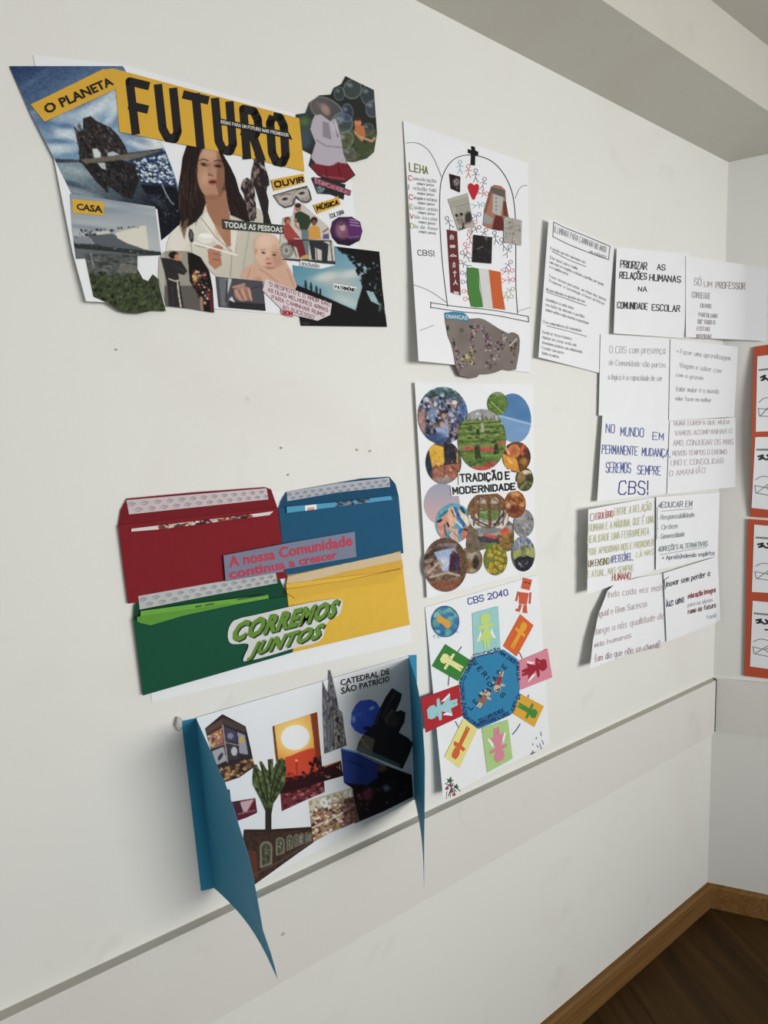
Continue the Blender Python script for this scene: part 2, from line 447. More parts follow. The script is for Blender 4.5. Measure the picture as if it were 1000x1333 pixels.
def letter(text, quad, jit=0.0, gap=1.5, space=3.0):
    """strokes of a text laid in the quad (TL,TR,BR,BL of the cap-height box)"""
    ls, w = strokes(text, gap, space); H = homography(quad); out = []
    for pl in ls:
        P = np.array([(px / w, 1 - py / 6.0) for px, py in pl])
        if jit: P = P + np.array([[random.uniform(-jit, jit) / w, random.uniform(-jit, jit) / 6] for _ in P])
        out.append([tuple(p) for p in hmap(H, P)])
    return out
def hand(text, x, y, w, h, sl=0.0, sx=0.0, jit=0.25):
    """a line of handwriting starting at baseline x,y, w wide, h high, slope sl"""
    return letter(text, [(x + sx * h, y - h), (x + w + sx * h, y + w * sl - h), (x + w, y + w * sl), (x, y)], jit)
def font_quad(name, surf, text, quad, m, parent, layer, bold=0.0, shear=0.0, spacing=1.0, label=None):
    """printed lettering (builtin typeface) fitted into a quad"""
    cu = bpy.data.curves.new('type', 'FONT'); cu.body = text; cu.offset = bold; cu.shear = shear
    cu.resolution_u = 2; cu.space_character = spacing
    ob = bpy.data.objects.new('type', cu); COL.objects.link(ob)
    bpy.context.view_layer.update()
    me = bpy.data.meshes.new_from_object(ob.evaluated_get(bpy.context.evaluated_depsgraph_get()))
    V = np.array([v.co[:2] for v in me.vertices]); F = [tuple(p.vertices) for p in me.polygons]
    bpy.data.objects.remove(ob); bpy.data.curves.remove(cu); bpy.data.meshes.remove(me)
    lo, hi = V.min(0), V.max(0); V = (V - lo) / (hi - lo); V[:, 1] = 1 - V[:, 1]
    return mesh_obj(name, surf.world(hmap(homography(quad), V), layer), F, m, parent, label)
def centre(pts, off=0.0):
    return on_walls([np.mean(np.array(pts, float), axis=0)], off)[0]
INK = {}
def inkm(c, nm):
    return mat('ink_' + nm, c, rough=0.7, var=0.1, scale=300)
BLACK = inkm((38, 36, 36), 'black'); WHITE = mat('print_white', (205, 205, 200), 0.7)
PAPER = mat('white_paper', (204, 206, 208), 0.85, 0.015, 12, 0.15, 0.15, g=1.38)
L1 = 0.0005                      # one layer of glued paper
# ------------------------------------------------------------------ the room
ZC = at_y(948, 211, YW)[2]                       # underside of the beam
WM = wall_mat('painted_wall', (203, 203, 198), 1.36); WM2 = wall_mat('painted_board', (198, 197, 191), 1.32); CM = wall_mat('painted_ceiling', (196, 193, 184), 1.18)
X0, Y0 = -2.2, -3.2                               # extent of the room built
E_ = CP + RD * 3.6                               # far end of the short wall
E2 = CP + RD * 3.6 - RN * .12
def struct(name, V, F, m, org=None, label=None):
    return setp(mesh_obj(name, V, F, m, org=org, label=label), kind='structure')
def corner_poly(dep):
    """point where the two walls, both set out by dep, meet"""
    # x on long-wall plane Y=YW-dep lying dep off the short wall
    y = YW - dep; x = CX + ((dep) - (y - YW) * RN[1]) / RN[0]
    return (x, y)
HT = ZC + 0.15
struct('wall_left', *prism([(X0, YW), (CX, YW), (CX + .12, YW + .12), (X0, YW + .12)], 0, HT + .05), WM)
struct('wall_right', *prism([(CX, YW), (E_[0], E_[1]), (E2[0], E2[1]), (CX + .12, YW + .12)], 0, HT + .05), WM)
# beam along the long wall, then the ceiling behind it
YB = 0.643
xb = CX + (YW - YB) / math.tan(TH)
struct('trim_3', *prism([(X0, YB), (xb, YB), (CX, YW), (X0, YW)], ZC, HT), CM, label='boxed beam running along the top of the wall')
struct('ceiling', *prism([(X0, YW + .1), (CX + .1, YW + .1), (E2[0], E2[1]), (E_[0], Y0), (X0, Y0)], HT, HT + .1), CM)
# floor: a dark bed with planks laid on it
WOOD = wood_mat('oak_floor', (60, 42, 20), (76, 54, 26), (14, 1.6, 1), g=1.1)
fl = struct('floor', *prism([(X0, YW + .1), (CX + .1, YW + .1), (E2[0], E2[1]), (E_[0], Y0), (X0, Y0)], -.05, -.008),
            mat('floor_bed', (34, 24, 14), 0.9))
PD = np.array([-0.253, -0.967]); PD /= np.linalg.norm(PD); PXd = np.array([-PD[1], PD[0]])
ang = math.atan2(PD[1], PD[0])
pw, plen = 0.206, 1.25
ref = at_height(872, 1235, 0)[:2]
def plank_mesh():
    g = .0003; b = .0006
    xs = (-plen / 2 + g, -plen / 2 + g + b, plen / 2 - g - b, plen / 2 - g); ys = (-pw / 2 + g, -pw / 2 + g + b, pw / 2 - g - b, pw / 2 - g)
    lo = [(xs[0], ys[0], -.008), (xs[3], ys[0], -.008), (xs[3], ys[3], -.008), (xs[0], ys[3], -.008)]
    md = [(a, c, -b) for a, c, _ in lo]; up = [(xs[1], ys[1], 0), (xs[2], ys[1], 0), (xs[2], ys[2], 0), (xs[1], ys[2], 0)]
    V = lo + md + up; F = [(8, 9, 10, 11)]
    for k in (0, 4):
        for i in range(4): F.append((k + i, k + (i + 1) % 4, k + 4 + (i + 1) % 4, k + 4 + i))
    me = bpy.data.meshes.new('plank'); me.from_pydata(V, [], F); me.materials.append(WOODP); return me
WOODP = wood_mat('oak_plank', (52, 36, 14), (78, 55, 25), (1.6, 16, 1), g=1.0, rough=.6)
pm = plank_mesh()
rr = random.Random(3)
for i in range(-9, 16):
    stag = rr.uniform(0, plen)
    for j in range(-1, 4):
        c = ref - PXd * (pw / 2 - i * -pw) * 1.0
        c = ref + PXd * (i + .5) * pw * -1 + PD * (j * plen + stag)
        # keep only planks wholly inside the room
        ok = True
        for su in (-.5, .5):
            for sv in (-.5, .5):
                q = c + PD * su * plen + PXd * sv * pw
                if q[0] < X0 or q[1] < Y0 or q[1] > YW + 1.0: ok = False
        dr = (np.array([c[0], c[1], 0]) - CP) @ RN
        if dr < -.7 or c[1] - plen / 2 > YW: ok = False
        if not ok: continue
        o = bpy.data.objects.new('floor_plank', pm); COL.objects.link(o); o.parent = fl
        o.location = (c[0], c[1], 0); o.rotation_euler = (0, 0, ang)
# skirting boards
SK = wood_mat('oak_skirting', (104, 72, 36), (128, 94, 52), (2.2, 60, 60), g=1.15, rough=0.6)
ZBT = at_y(921, 1151, YW - .004)[2]
bd = 0.016
def rail(name, z0, z1, dep, ch, m, left=True, gap=0.0, **k):
    """a board on a wall; ch: chamfer of its top edge"""
    c0, c1, c2 = corner_poly(0), corner_poly(dep), corner_poly(dep - ch)
    if left:
        s = lambda d: (X0, YW - d)
        c0, c1, c2 = [(c[0] - gap, c[1]) for c in (c0, c1, c2)]
    else:
        s = lambda d: tuple((E_ + RN * d)[:2])
        c0, c1, c2 = [tuple(np.array(c) + RD[:2] * gap) for c in (c0, c1, c2)]
    V = [(*s(0), z0), (*s(dep), z0), (*s(dep), z1 - ch), (*s(dep - ch), z1), (*s(0), z1)]
    V += [(*c0, z0), (*c1, z0), (*c1, z1 - ch), (*c2, z1), (*c0, z1)]
    F = [(i, (i + 1) % 5, 5 + (i + 1) % 5, 5 + i) for i in range(5)] + [(4, 3, 2, 1, 0), (5, 6, 7, 8, 9)]
    return struct(name, V, F, m, **k)
rail('baseboard_left', 0, ZBT, bd, .005, SK)
SK2 = wood_mat('oak_skirting_short', (84, 55, 27), (102, 72, 38), (40, 2.2, 60), g=1.15, rough=0.6)
rail('baseboard_right', 0, ZBT, bd, .005, SK, left=False)
# painted rails at chair height
TR = 0.017
ZT = at_y(150, 1246.5, YW)[2]
ZR = at_y(400, 1260, YW - TR)[2]
tr1 = rail('trim_1', ZR, ZT, TR, .0012, WM2, gap=.012, label='painted rail board along the long wall with a narrow top ledge')
rail('trim_2', ZR + .002, ZT, TR * .55, .0012, WM2, left=False, label='painted rail board on the short wall')
print('ZC', ZC, 'ZT', ZT, 'ZR', ZR, 'ZBT', ZBT)

LEDGE_GREY = mat('grey_ledge', (166, 164, 156), .9, .03, 12, g=1.35)  # cap along the rail's top face, darker grey than the board
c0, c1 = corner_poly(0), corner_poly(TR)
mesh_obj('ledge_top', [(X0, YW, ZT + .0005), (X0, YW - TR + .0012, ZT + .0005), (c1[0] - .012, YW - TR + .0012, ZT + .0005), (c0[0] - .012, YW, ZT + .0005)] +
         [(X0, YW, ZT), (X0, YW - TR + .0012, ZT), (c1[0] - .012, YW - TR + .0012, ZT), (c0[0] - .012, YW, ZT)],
         [(0, 1, 2, 3), (7, 6, 5, 4), (0, 4, 5, 1), (1, 5, 6, 2), (2, 6, 7, 3), (3, 7, 4, 0)], LEDGE_GREY, tr1, 'grey dusty top of the rail board')
cj0 = corner_poly(.004); cj1 = corner_poly(.013)
w_ = np.array([cj1[0] - cj0[0], cj1[1] - cj0[1]]); 
mesh_obj('corner_joint', *prism([(cj0[0] - .006, cj0[1]), (cj0[0] + .002, cj0[1] - .002), (cj1[0] + .001, cj1[1]), (cj1[0] - .004, cj1[1])], ZR, ZT - .001), mat('dark_joint', (60, 60, 62), .9), tr1, 'dark gap where the rail boards meet')
# ================================================================== 1 big magazine collage
def curl_left(a, p=3.0, v0=0.0, v1=0.0):
    """lift growing to the left edge; v0/v1 weight it towards top / bottom"""
    return lambda u, v: a * np.clip(1 - u, 0, 1) ** p * (v0 * (1 - v) + v1 * v if (v0 or v1) else 1.0)
q1 = Q((43, 70), (448, 166), (474, 418), (105, 392))
c1 = thing('collage_poster', 'large magazine cut-out collage with a yellow headline FUTURO, top left on the wall', 'poster', centre(q1))
S1 = Surf(q1, curl_left(.012, 5.0, 0.0, 1.2))
cut('backing_sheet', S1, Q((43, 71), (160, 84), (392, 150), (450, 172), (458, 240), (466, 320), (474, 418), (390, 411), (280, 402), (112, 392), (95, 330), (70, 205)),
    PAPER, c1, 0.0, cell=10)
Y_ = (226, 178, 40); YEL = mat('print_yellow', (213, 166, 42), 0.6, .03, 30)
# 1.1 the rock arch landscape
o = Q((12, 86), (160, 86), (168, 100), (213, 190), (224, 218), (233, 245), (238, 290), (210, 313), (205, 272), (150, 263), (95, 256), (70, 205), (41, 150))
a = Art(10, 84, 242, 316, (112, 142, 172))
a.grad(20, 90, 70, 180, (42, 62, 98), (112, 145, 176))
for i in range(26):
    x, y = a.rng.uniform(20, 175), a.rng.uniform(88, 200)
    w_ = (198, 212, 220) if y > 112 else (92, 116, 150)
    a.ell(x, y, a.rng.uniform(14, 34), a.rng.uniform(2, 5), w_, -38 + (y - 90) * .25, al=.38, soft=.7)
for x, y, rx, ry, an, al in ((128, 140, 34, 9, -40, .8), (90, 176, 30, 7, 12, .8), (72, 192, 22, 5, 4, .8), (150, 150, 14, 8, -60, .8), (78, 150, 20, 6, -30, .5), (152, 138, 10, 14, 10, .5)):
    a.ell(x, y, rx, ry, (212, 222, 226), an, al, soft=.8)
for x, y, rx, ry, an in ((152, 156, 12, 5, -50), (84, 164, 20, 3, 10), (76, 184, 18, 3, 2), (60, 165, 8, 14, -30)):
    a.ell(x, y, rx, ry, (62, 92, 134), an, .55, soft=.7)
a.ell(192, 186, 26, 9, (214, 218, 220), 8, 1, soft=.35).ell(178, 180, 18, 6, (90, 120, 150), 25, .6, soft=.5)
a.poly(Q((62, 206), (100, 208), (212, 193), (214, 199), (150, 212), (64, 214)), (58, 66, 74))
a.poly(Q((64, 212), (150, 210), (215, 197), (245, 300), (205, 320), (90, 262), (60, 214)), (108, 128, 142))
a.grad(110, 215, 190, 290, (120, 140, 150), (20, 26, 38), Q((64, 213), (150, 211), (215, 197), (245, 320), (180, 320), (90, 262)))
a.ell(96, 222, 22, 5, (150, 166, 172), 14, .8, soft=.6).ell(92, 240, 20, 4, (52, 66, 80), 14, .8, soft=.6).ell(110, 252, 26, 4, (140, 152, 158), 20, .7, soft=.6)
a.poly(Q((168, 209), (216, 196), (236, 262), (184, 238)), (34, 50, 78))
a.specks(240, Q((170, 212), (216, 200), (229, 240), (184, 236)), (.5, 1.5), [(196, 208, 216), (150, 172, 194), (60, 86, 120), (226, 230, 232)], asp=1.6)
a.poly(Q((183, 240), (230, 244), (242, 320), (205, 320), (200, 270)), (16, 20, 30))
a.line(Q((211, 240), (216, 252), (222, 262), (226, 266)), 1.6, (170, 182, 196), .8).ell(205, 262, 12, 4, (84, 92, 100), 30, .6, soft=.8)
a.specks(30, Q((200, 250), (232, 262), (234, 285), (212, 290)), (.4, 1.1), [(90, 96, 104), (60, 66, 76)])
RK = (46, 42, 42)
a.poly(Q((96, 164), (103, 171), (108, 170), (108, 154), (118, 151), (125, 157), (144, 166), (154, 176), (163, 190), (167, 201), (130, 207), (103, 212), (103, 195), (100, 181)), RK)
a.poly(Q((104, 209), (125, 236), (140, 251), (143, 243), (160, 256), (172, 259), (181, 236), (176, 214), (150, 205), (128, 206)), (36, 34, 36))
a.specks(150, Q((98, 168), (108, 158), (140, 166), (165, 200), (104, 208)), (.5, 1.6), [(104, 98, 92), (24, 22, 24), (70, 62, 58)], 60, 2.4, .7)
a.specks(110, Q((106, 210), (140, 246), (168, 256), (178, 216)), (.5, 1.5), [(70, 68, 66), (20, 20, 22)], 60, 2, .7)
a.poly(Q((120, 194), (126, 193), (131, 199), (131, 205), (123, 207)), (196, 204, 206)).poly(Q((140, 199), (147, 197), (156, 201), (140, 204)), (176, 188, 196))
a.poly(Q((127, 212), (137, 212), (138, 221), (132, 219)), (176, 186, 188)).poly(Q((104, 208), (168, 200), (214, 195), (170, 207), (112, 213)), (112, 104, 92), .9)
a.noise(12, 1.6, 1.6, 1); a.blur(2)
cut('landscape_photo', S1, o, None, c1, L1, a, label='cut-out photo of a dark rock arch over icy water')
# 1.2 CASA building
o = Q((91, 252), (202, 269), (206, 300), (210, 332), (99, 337), (94, 300))
a = Art(88, 250, 212, 340, (150, 160, 170)); a.grad(150, 255, 150, 315, (138, 150, 162), (176, 180, 182))
for i in range(12): a.ell(a.rng.uniform(95, 205), a.rng.uniform(262, 300), 18, 2.5, (178, 184, 188) if i % 2 else (120, 132, 144), 8, .5, soft=.8)
a.poly(Q((94, 317), (212, 330), (212, 342), (96, 342)), (98, 102, 106)).poly(Q((95, 314), (135, 318), (210, 328), (210, 334), (97, 323)), (44, 50, 50))
a.poly(Q((112, 304), (146, 304), (170, 317), (190, 326), (135, 321), (120, 316)), (86, 92, 98)).poly(Q((150, 303), (190, 293), (194, 326), (166, 317), (153, 310)), (212, 208, 192))
a.poly(Q((96, 307), (118, 309), (124, 318), (97, 317)), (128, 136, 142)).specks(40, Q((98, 300), (145, 298), (180, 293), (180, 299), (140, 304), (98, 310)), (.7, 1.6), [(52, 60, 58), (34, 40, 40)])
a.poly(Q((124, 302), (142, 300), (144, 304), (126, 306)), (196, 196, 190)).line(Q((187, 277), (188.5, 294)), 1.2, (160, 172, 184)).specks(40, Q((100, 317), (208, 328), (208, 333), (100, 322)), (.6, 1.3), [(30, 36, 34), (64, 74, 56), (110, 112, 108)])
a.blur(2)
cp = cut('building_photo', S1, o, None, c1, 2 * L1, a, label='photo of a wedge-shaped white building by the water')
yl = cut('caption_label', S1, Q((94, 259), (135, 263), (135, 281), (95, 277)), YEL, c1, 3 * L1, cell=20, label='yellow paper label reading CASA')
font_quad('lettering', S1, 'CASA', Q((100, 264.5), (133.5, 268), (134, 277.5), (99.5, 273)), BLACK, yl, 3.5 * L1, bold=.035)
# 1.3 market and trees
o = Q((110, 329), (179, 331), (179, 350), (186, 363), (193, 366), (199, 357), (206, 363), (208, 374), (212, 390), (216, 405), (200, 404), (180, 408), (165, 407), (155, 404), (140, 394), (122, 386), (116, 358))
a = Art(108, 327, 218, 410, (58, 66, 44)); a.poly(Q((108, 326), (182, 326), (182, 352), (150, 362), (114, 356)), (84, 88, 86))
a.specks(60, Q((112, 330), (180, 332), (178, 352), (118, 352)), (.6, 1.6), [(60, 64, 64), (112, 114, 110), (46, 50, 48)], 10, 4, .8)
a.poly(Q((158, 342), (178, 346), (178, 356), (152, 354)), (112, 112, 104), .8).line(Q((118, 330), (122, 348)), 1.6, (140, 142, 140))
a.specks(300, Q((116, 354), (178, 356), (200, 364), (214, 405), (165, 407), (122, 386)), (1.0, 2.8), [(38, 46, 28), (56, 66, 38), (74, 84, 50), (26, 32, 20)], al=.75)
a.specks(60, Q((122, 374), (206, 376), (210, 400), (150, 400)), (.8, 1.8), [(96, 104, 64), (80, 90, 52)], al=.55)
a.noise(16, 1.4); a.blur(2)
cut('trees_photo', S1, o, None, c1, 3.2 * L1, a, label='cut-out photo of green trees below a market roof')
# 1.4 monk and procession
o = Q((207, 335), (213, 328), (221, 326), (246, 327), (262, 335), (273, 354), (277, 376), (279, 407), (250, 402), (216, 398), (211, 380), (206, 360))
a = Art(204, 324, 281, 409, (150, 146, 132)); a.poly(Q((204, 372), (282, 372), (282, 410), (204, 410)), (92, 88, 84)).poly(Q((206, 330), (214, 328), (214, 398), (206, 380)), (176, 172, 160))
a.poly(Q((244, 329), (258, 330), (272, 352), (279, 380), (279, 408), (262, 406), (260, 388), (247, 366)), (24, 20, 20))
a.specks(90, Q((250, 350), (268, 356), (277, 396), (262, 396), (252, 372)), (.6, 1.9), [(140, 60, 44), (196, 150, 110), (60, 46, 44), (200, 190, 170), (30, 26, 28), (110, 40, 50)])
a.ell(254, 362, 3, 5, (230, 190, 110), 0, .9, .5).line(Q((262, 388), (263, 404)), 4, (150, 124, 104)).line(Q((274, 380), (276, 404)), 4, (90, 30, 44))
RB = (44, 40, 42)
a.poly(Q((209, 335), (222, 337), (236, 340), (244, 353), (240, 358), (232, 356), (234, 368), (240, 403), (220, 400), (217, 366), (213, 350)), RB)
a.ell(226, 332, 6.5, 5, (30, 24, 22)).ell(231, 335, 4.2, 4.6, (176, 128, 98)).ell(235, 334, 2.4, 4.5, (190, 146, 116), 20)
a.line(Q((220, 363), (228, 366), (233, 365)), 1.6, (196, 186, 166)).line(Q((231, 366), (233, 385), (236, 402)), 1.8, (206, 196, 178)).line(Q((226, 345), (240, 353)), .8, (74, 70, 72)).line(Q((224, 372), (226, 398)), .8, (66, 62, 64))
a.blur(1)
cut('monk_photo', S1, o, None, c1, 3 * L1, a, label='cut-out photo of a robed monk beside a procession')
# 1.5 woman in a cream jacket
o = Q((264, 178), (276, 181), (284, 191), (290, 200), (300, 217), (307, 232), (312, 250), (319, 262), (330, 268), (341, 274), (344, 290), (350, 330), (345, 364), (310, 367), (283, 361), (273, 352), (262, 336),
      (246, 328), (216, 331), (217, 318), (222, 303), (234, 292), (236, 280), (231, 262), (233, 240), (236, 222), (238, 205), (243, 190), (252, 181))
a = Art(214, 176, 352, 369, (206, 202, 186))
a.grad(240, 300, 330, 360, (214, 210, 196), (186, 180, 164))
a.poly(Q((270, 272), (277, 285), (300, 325), (286, 322), (262, 290)), (224, 220, 206)).poly(Q((301, 285), (312, 300), (306, 332), (300, 322)), (222, 218, 204)).line(Q((302, 330), (300, 360)), 1.2, (150, 144, 130))
a.line(Q((262, 284), (282, 310), (301, 327)), 1.2, (148, 142, 128)).line(Q((311, 296), (306, 330)), 1, (158, 152, 138)).ell(232, 318, 12, 16, (222, 218, 206), 0, .7, .5).line(Q((246, 296), (250, 330)), 1.5, (150, 144, 132), .7)
a.line(Q((325, 300), (318, 340), (316, 362)), 1.5, (160, 154, 140), .7)
SKN = (178, 134, 106)
a.poly(Q((264, 250), (294, 245), (299, 280), (301, 320), (296, 322), (282, 298), (270, 276)), (168, 118, 90)).ell(289, 292, 7, 16, (182, 132, 102), 10, .7, .5)
a.ell(274, 224, 24, 42, (44, 32, 29)).poly(Q((256, 250), (264, 256), (272, 262), (292, 262), (296, 250)), (44, 32, 29)).poly(Q((266, 252), (294, 247), (299, 280), (296, 300), (280, 292), (270, 276)), (160, 112, 86)).ell(275, 223, 19, 35, SKN).poly(Q((281, 190), (296, 196), (298, 240), (286, 257), (281, 240), (283, 215)), (122, 82, 62), .7)
a.ell(272, 200, 11, 9, (206, 164, 134), 0, .7, .6).ell(267, 232, 6, 9, (208, 162, 132), 0, .6, .6)
a.ell(275, 256, 9, 3, (120, 80, 60), 0, .5, .6)
# hair
HR = (38, 27, 25)
a.poly(Q((264, 177), (276, 180), (286, 192), (292, 204), (301, 218), (308, 233), (313, 251), (320, 262), (331, 272), (334, 284), (322, 290), (310, 284), (300, 280), (296, 262), (293, 240), (292, 218), (285, 198), (273, 189), (263, 190), (259, 204), (256, 222), (257, 240), (262, 256), (268, 264), (264, 278), (256, 288), (244, 296), (238, 300), (233, 288), (230, 262), (232, 240), (235, 222), (238, 204), (243, 189), (252, 180)), HR)
for i in range(34):
    x = a.rng.uniform(234, 258); y = a.rng.uniform(210, 262)
    a.line(Q((x, y), (x - 1 + a.rng.uniform(-2, 1), y + 18), (x + a.rng.uniform(-2, 2), y + 32)), .9, [(74, 52, 44), (24, 18, 18), (96, 70, 56)][i % 3], .55)
for i in range(22):
    x = a.rng.uniform(296, 314); y = a.rng.uniform(225, 258)
    a.line(Q((x, y), (x + 5, y + 16), (x + 11, y + 26)), .9, [(66, 46, 40), (22, 16, 16)][i % 2], .55)
a.poly(Q((240, 288), (246, 284), (240, 312), (236, 300)), (112, 84, 66), .8).poly(Q((232, 290), (236, 286), (236, 302)), (150, 126, 100), .7)
# face
DK = (50, 32, 28)
a.ell(266, 214, 5.5, 2.6, (96, 64, 52), 8, .8, .4).ell(266, 214.3, 3.4, 1.5, DK, 8).ell(266, 214, 1.0, .9, (20, 14, 14)).ell(268.6, 213.8, .8, .6, (210, 190, 176))
a.ell(284, 216, 5.5, 2.6, (84, 54, 44), 8, .8, .4).ell(284, 216.3, 3.4, 1.5, DK, 8)
a.line(Q((259, 209), (265, 207), (271, 209)), 1.3, (60, 40, 34)).line(Q((279, 210), (285, 208.5), (290, 211)), 1.3, (52, 34, 30))
a.line(Q((274, 212), (272, 224), (271, 227)), 1.2, (150, 104, 82), .7).ell(273.5, 227.5, 3.4, 1.8, (150, 100, 80)).ell(272, 228.6, .8, .6, (80, 48, 40)).ell(276.5, 229, .8, .6, (80, 48, 40))
a.ell(277, 237, 6.2, 3.6, (150, 76, 70)).ell(277, 236.8, 4.2, 1.3, (56, 26, 26)).ell(277, 240.5, 4, 1.2, (188, 118, 106), 0, .7)
# cup, hand and belt buckle
a.ell(249, 307, 3.3, 9, (40, 42, 46), -6).ell(249, 306, 1.6, 6, (96, 98, 100), -6)
a.ell(268, 310, 11, 7, (226, 222, 214), 5).ell(268, 307, 9, 3, (240, 238, 232), 5).poly(Q((270, 325), (284, 318), (291, 322), (287, 330), (289, 345), (280, 351), (272, 343)), (176, 122, 96)).line(Q((278, 330), (288, 332)), 1, (120, 76, 60)).line(Q((277, 337), (287, 339)), 1, (120, 76, 60))
a.line(Q((252, 316), (266, 320), (308, 332)), 2.2, (232, 230, 224)).line(Q((254, 319), (268, 323)), 1, (140, 136, 130))
a.blur(1)
cut('woman_photo', S1, o, None, c1, 2.6 * L1, a, label='cut-out photo of a long-haired woman in a cream jacket')
# 1.6 baby
o = smoothpts(Q((330, 313), (337, 305), (350, 303), (362, 309), (366, 325), (372, 340), (382, 357), (388, 378), (372, 374), (342, 367), (312, 364), (316, 350), (333, 342), (331, 328)), 1)
a = Art(308, 300, 392, 382, (206, 168, 144))
a.ell(348, 325, 17, 22, (216, 180, 156)).ell(356, 342, 12, 9, (206, 160, 136), 0, .8, .4).ell(345, 313, 9, 7, (226, 194, 172), 0, .8, .6)
a.ell(361, 336, 7, 14, (168, 118, 96), -10, .5, .5).ell(343, 329, 2.6, 1.4, (70, 48, 44), 10).ell(357, 332, 2.6, 1.4, (66, 44, 40), 10).line(Q((339, 325), (346, 325)), 1, (160, 120, 98)).line(Q((354, 328), (361, 329)), 1, (150, 110, 90))
a.ell(349, 337, 3, 1.8, (190, 134, 112)).ell(350, 343, 4, 1.7, (176, 96, 88)).ell(350, 349, 9, 2.2, (150, 104, 84), 0, .6, .5).ell(333, 327, 2.4, 4, (200, 150, 126))
a.poly(Q((318, 350), (336, 344), (352, 352), (368, 345), (384, 364), (388, 378), (312, 366)), (204, 164, 140)).line(Q((338, 350), (350, 358), (362, 368)), 1.2, (160, 116, 94), .7).line(Q((326, 350), (322, 362)), 1.3, (166, 122, 100), .7).ell(336, 364, 5, 4, (190, 140, 118), 0, .8, .3).line(Q((374, 350), (382, 372)), 1.4, (168, 124, 102), .7)
a.blur(1)
cut('baby_photo', S1, o, None, c1, 3.4 * L1, a, label='cut-out photo of a bald baby')
# 1.7 two hugging couples
for i, (o, s_) in enumerate(((Q((336, 193), (340, 200), (344, 208), (345, 216), (350, 232), (351, 241), (348, 243), (347, 250), (350, 262), (349, 276), (353, 290), (356, 297), (343, 294), (343, 280), (338, 262), (332, 242), (327, 233), (328, 222), (331, 211), (331, 200)), 0),
                         (Q((318, 233), (322, 231), (327, 235), (331, 241), (333, 262), (334, 278), (331, 288), (325, 286), (321, 270), (318, 252), (314, 245), (315, 239)), 1))):
    P = np.array(o); lo, hi = P.min(0), P.max(0); a = Art(lo[0] - 1, lo[1] - 1, hi[0] + 1, hi[1] + 1, (40, 35, 36))
    a.specks(46, Q((lo[0], lo[1]), (hi[0], lo[1]), (hi[0], (lo[1] * .45 + hi[1] * .55)), (lo[0], lo[1] * .45 + hi[1] * .55)), (.9, 2.4), [(150, 128, 116), (82, 62, 58), (186, 180, 174), (38, 32, 34), (112, 84, 74)], 70, 1.8, .8)
    if s_: a.specks(24, Q((321, 264), (334, 264), (332, 288), (324, 286)), (.8, 1.6), [(150, 136, 128), (80, 70, 68)], 80, 3, .8)
    a.ell((lo[0] + hi[0]) / 2, lo[1] + 4, 3, 3.6, (88, 66, 58)).blur(1)
    cut('couple_photo', S1, o, None, c1, (3.4 + i * .5) * L1, a, cell=1.0)
# 1.8 strip
st = cut('caption_label', S1, Q((289, 285), (369, 293), (370, 304.5), (290, 298)), mat('print_slate', (58, 64, 58), .6), c1, 4.4 * L1, cell=20, label='dark strip reading TODAS AS PESSOAS')
font_quad('lettering', S1, 'TODAS AS PESSOAS', Q((292, 288.2), (368, 295.5), (368, 303), (292, 296)), mat('print_bright', (214, 214, 206), .6), st, 4.8 * L1, bold=.03)
# 1.9 eyes behind glasses
o = Q((355, 254), (382, 246), (400, 241.5), (404, 250), (406.5, 260), (402, 264), (396, 265), (386, 258.5), (384, 266), (380, 269), (371, 271), (363, 266))
a = Art(353, 239, 409, 273, (168, 160, 152)); a.specks(50, o, (.8, 2.4), [(150, 140, 134), (120, 112, 108), (184, 176, 168)], al=.5)
for x, y in ((371, 259), (393, 251.5)):
    a.ell(x, y, 8.5, 6, (182, 174, 166), -18).ell(x, y, 4.4, 2, (84, 76, 72), -8).ell(x, y, 1.7, 1.7, (34, 32, 32)).line(Q((x - 6, y - 4), (x, y - 6.5), (x + 6, y - 6)), 1.2, (92, 82, 78))
a.line(Q((356, 255), (362, 266), (371, 270), (381, 267.5), (383.5, 259), (386, 256), (391, 262), (400, 263), (405, 259), (402, 246)), 1.7, (44, 42, 44)).line(Q((356, 254.5), (382, 247), (401, 242.5)), 1.4, (44, 42, 44)).blur(1)
cut('glasses_photo', S1, o, None, c1, 2 * L1, a, cell=1.0, label='grey cut-out of eyes behind glasses')
# 1.10 people of all kinds
o = Q((385, 264), (391, 263), (396, 267), (409, 279), (427, 294), (430, 302), (429, 311), (434, 315), (437, 344), (368, 338), (364, 322), (366, 300), (369, 283), (382, 281))
a = Art(362, 261, 439, 347, (196, 190, 180)); a.poly(Q((364, 336), (438, 340), (438, 347), (364, 342)), (54, 60, 56))
a.ell(388, 271, 4, 5, (170, 120, 96)).ell(388, 267.5, 4.2, 3, (54, 36, 32)).poly(Q((384, 277), (392, 275), (403, 281), (405, 290), (400, 300), (391, 300), (389, 290), (383, 289)), (46, 62, 44)).line(Q((385, 285), (385, 294), (391, 299)), 2.4, (170, 120, 96))
a.poly(Q((392, 299), (402, 299), (402, 338), (395, 338)), (104, 118, 126))
a.ell(374, 287, 4.4, 5.4, (120, 66, 52)).ell(375.5, 289, 2.8, 3.6, (176, 120, 94)).poly(Q((369, 293), (376, 291), (386, 304), (393, 312), (376, 316), (370, 308)), (160, 66, 60)).poly(Q((375, 312), (394, 313), (399, 333), (390, 336), (386, 322), (374, 318)), (116, 36, 46)).line(Q((384, 311), (393, 312)), 2, (224, 220, 212))
for r_ in (9, 6.5): a.ell(373, 326, r_, r_ + 1, (60, 62, 64), 0, 1, 0, .14)
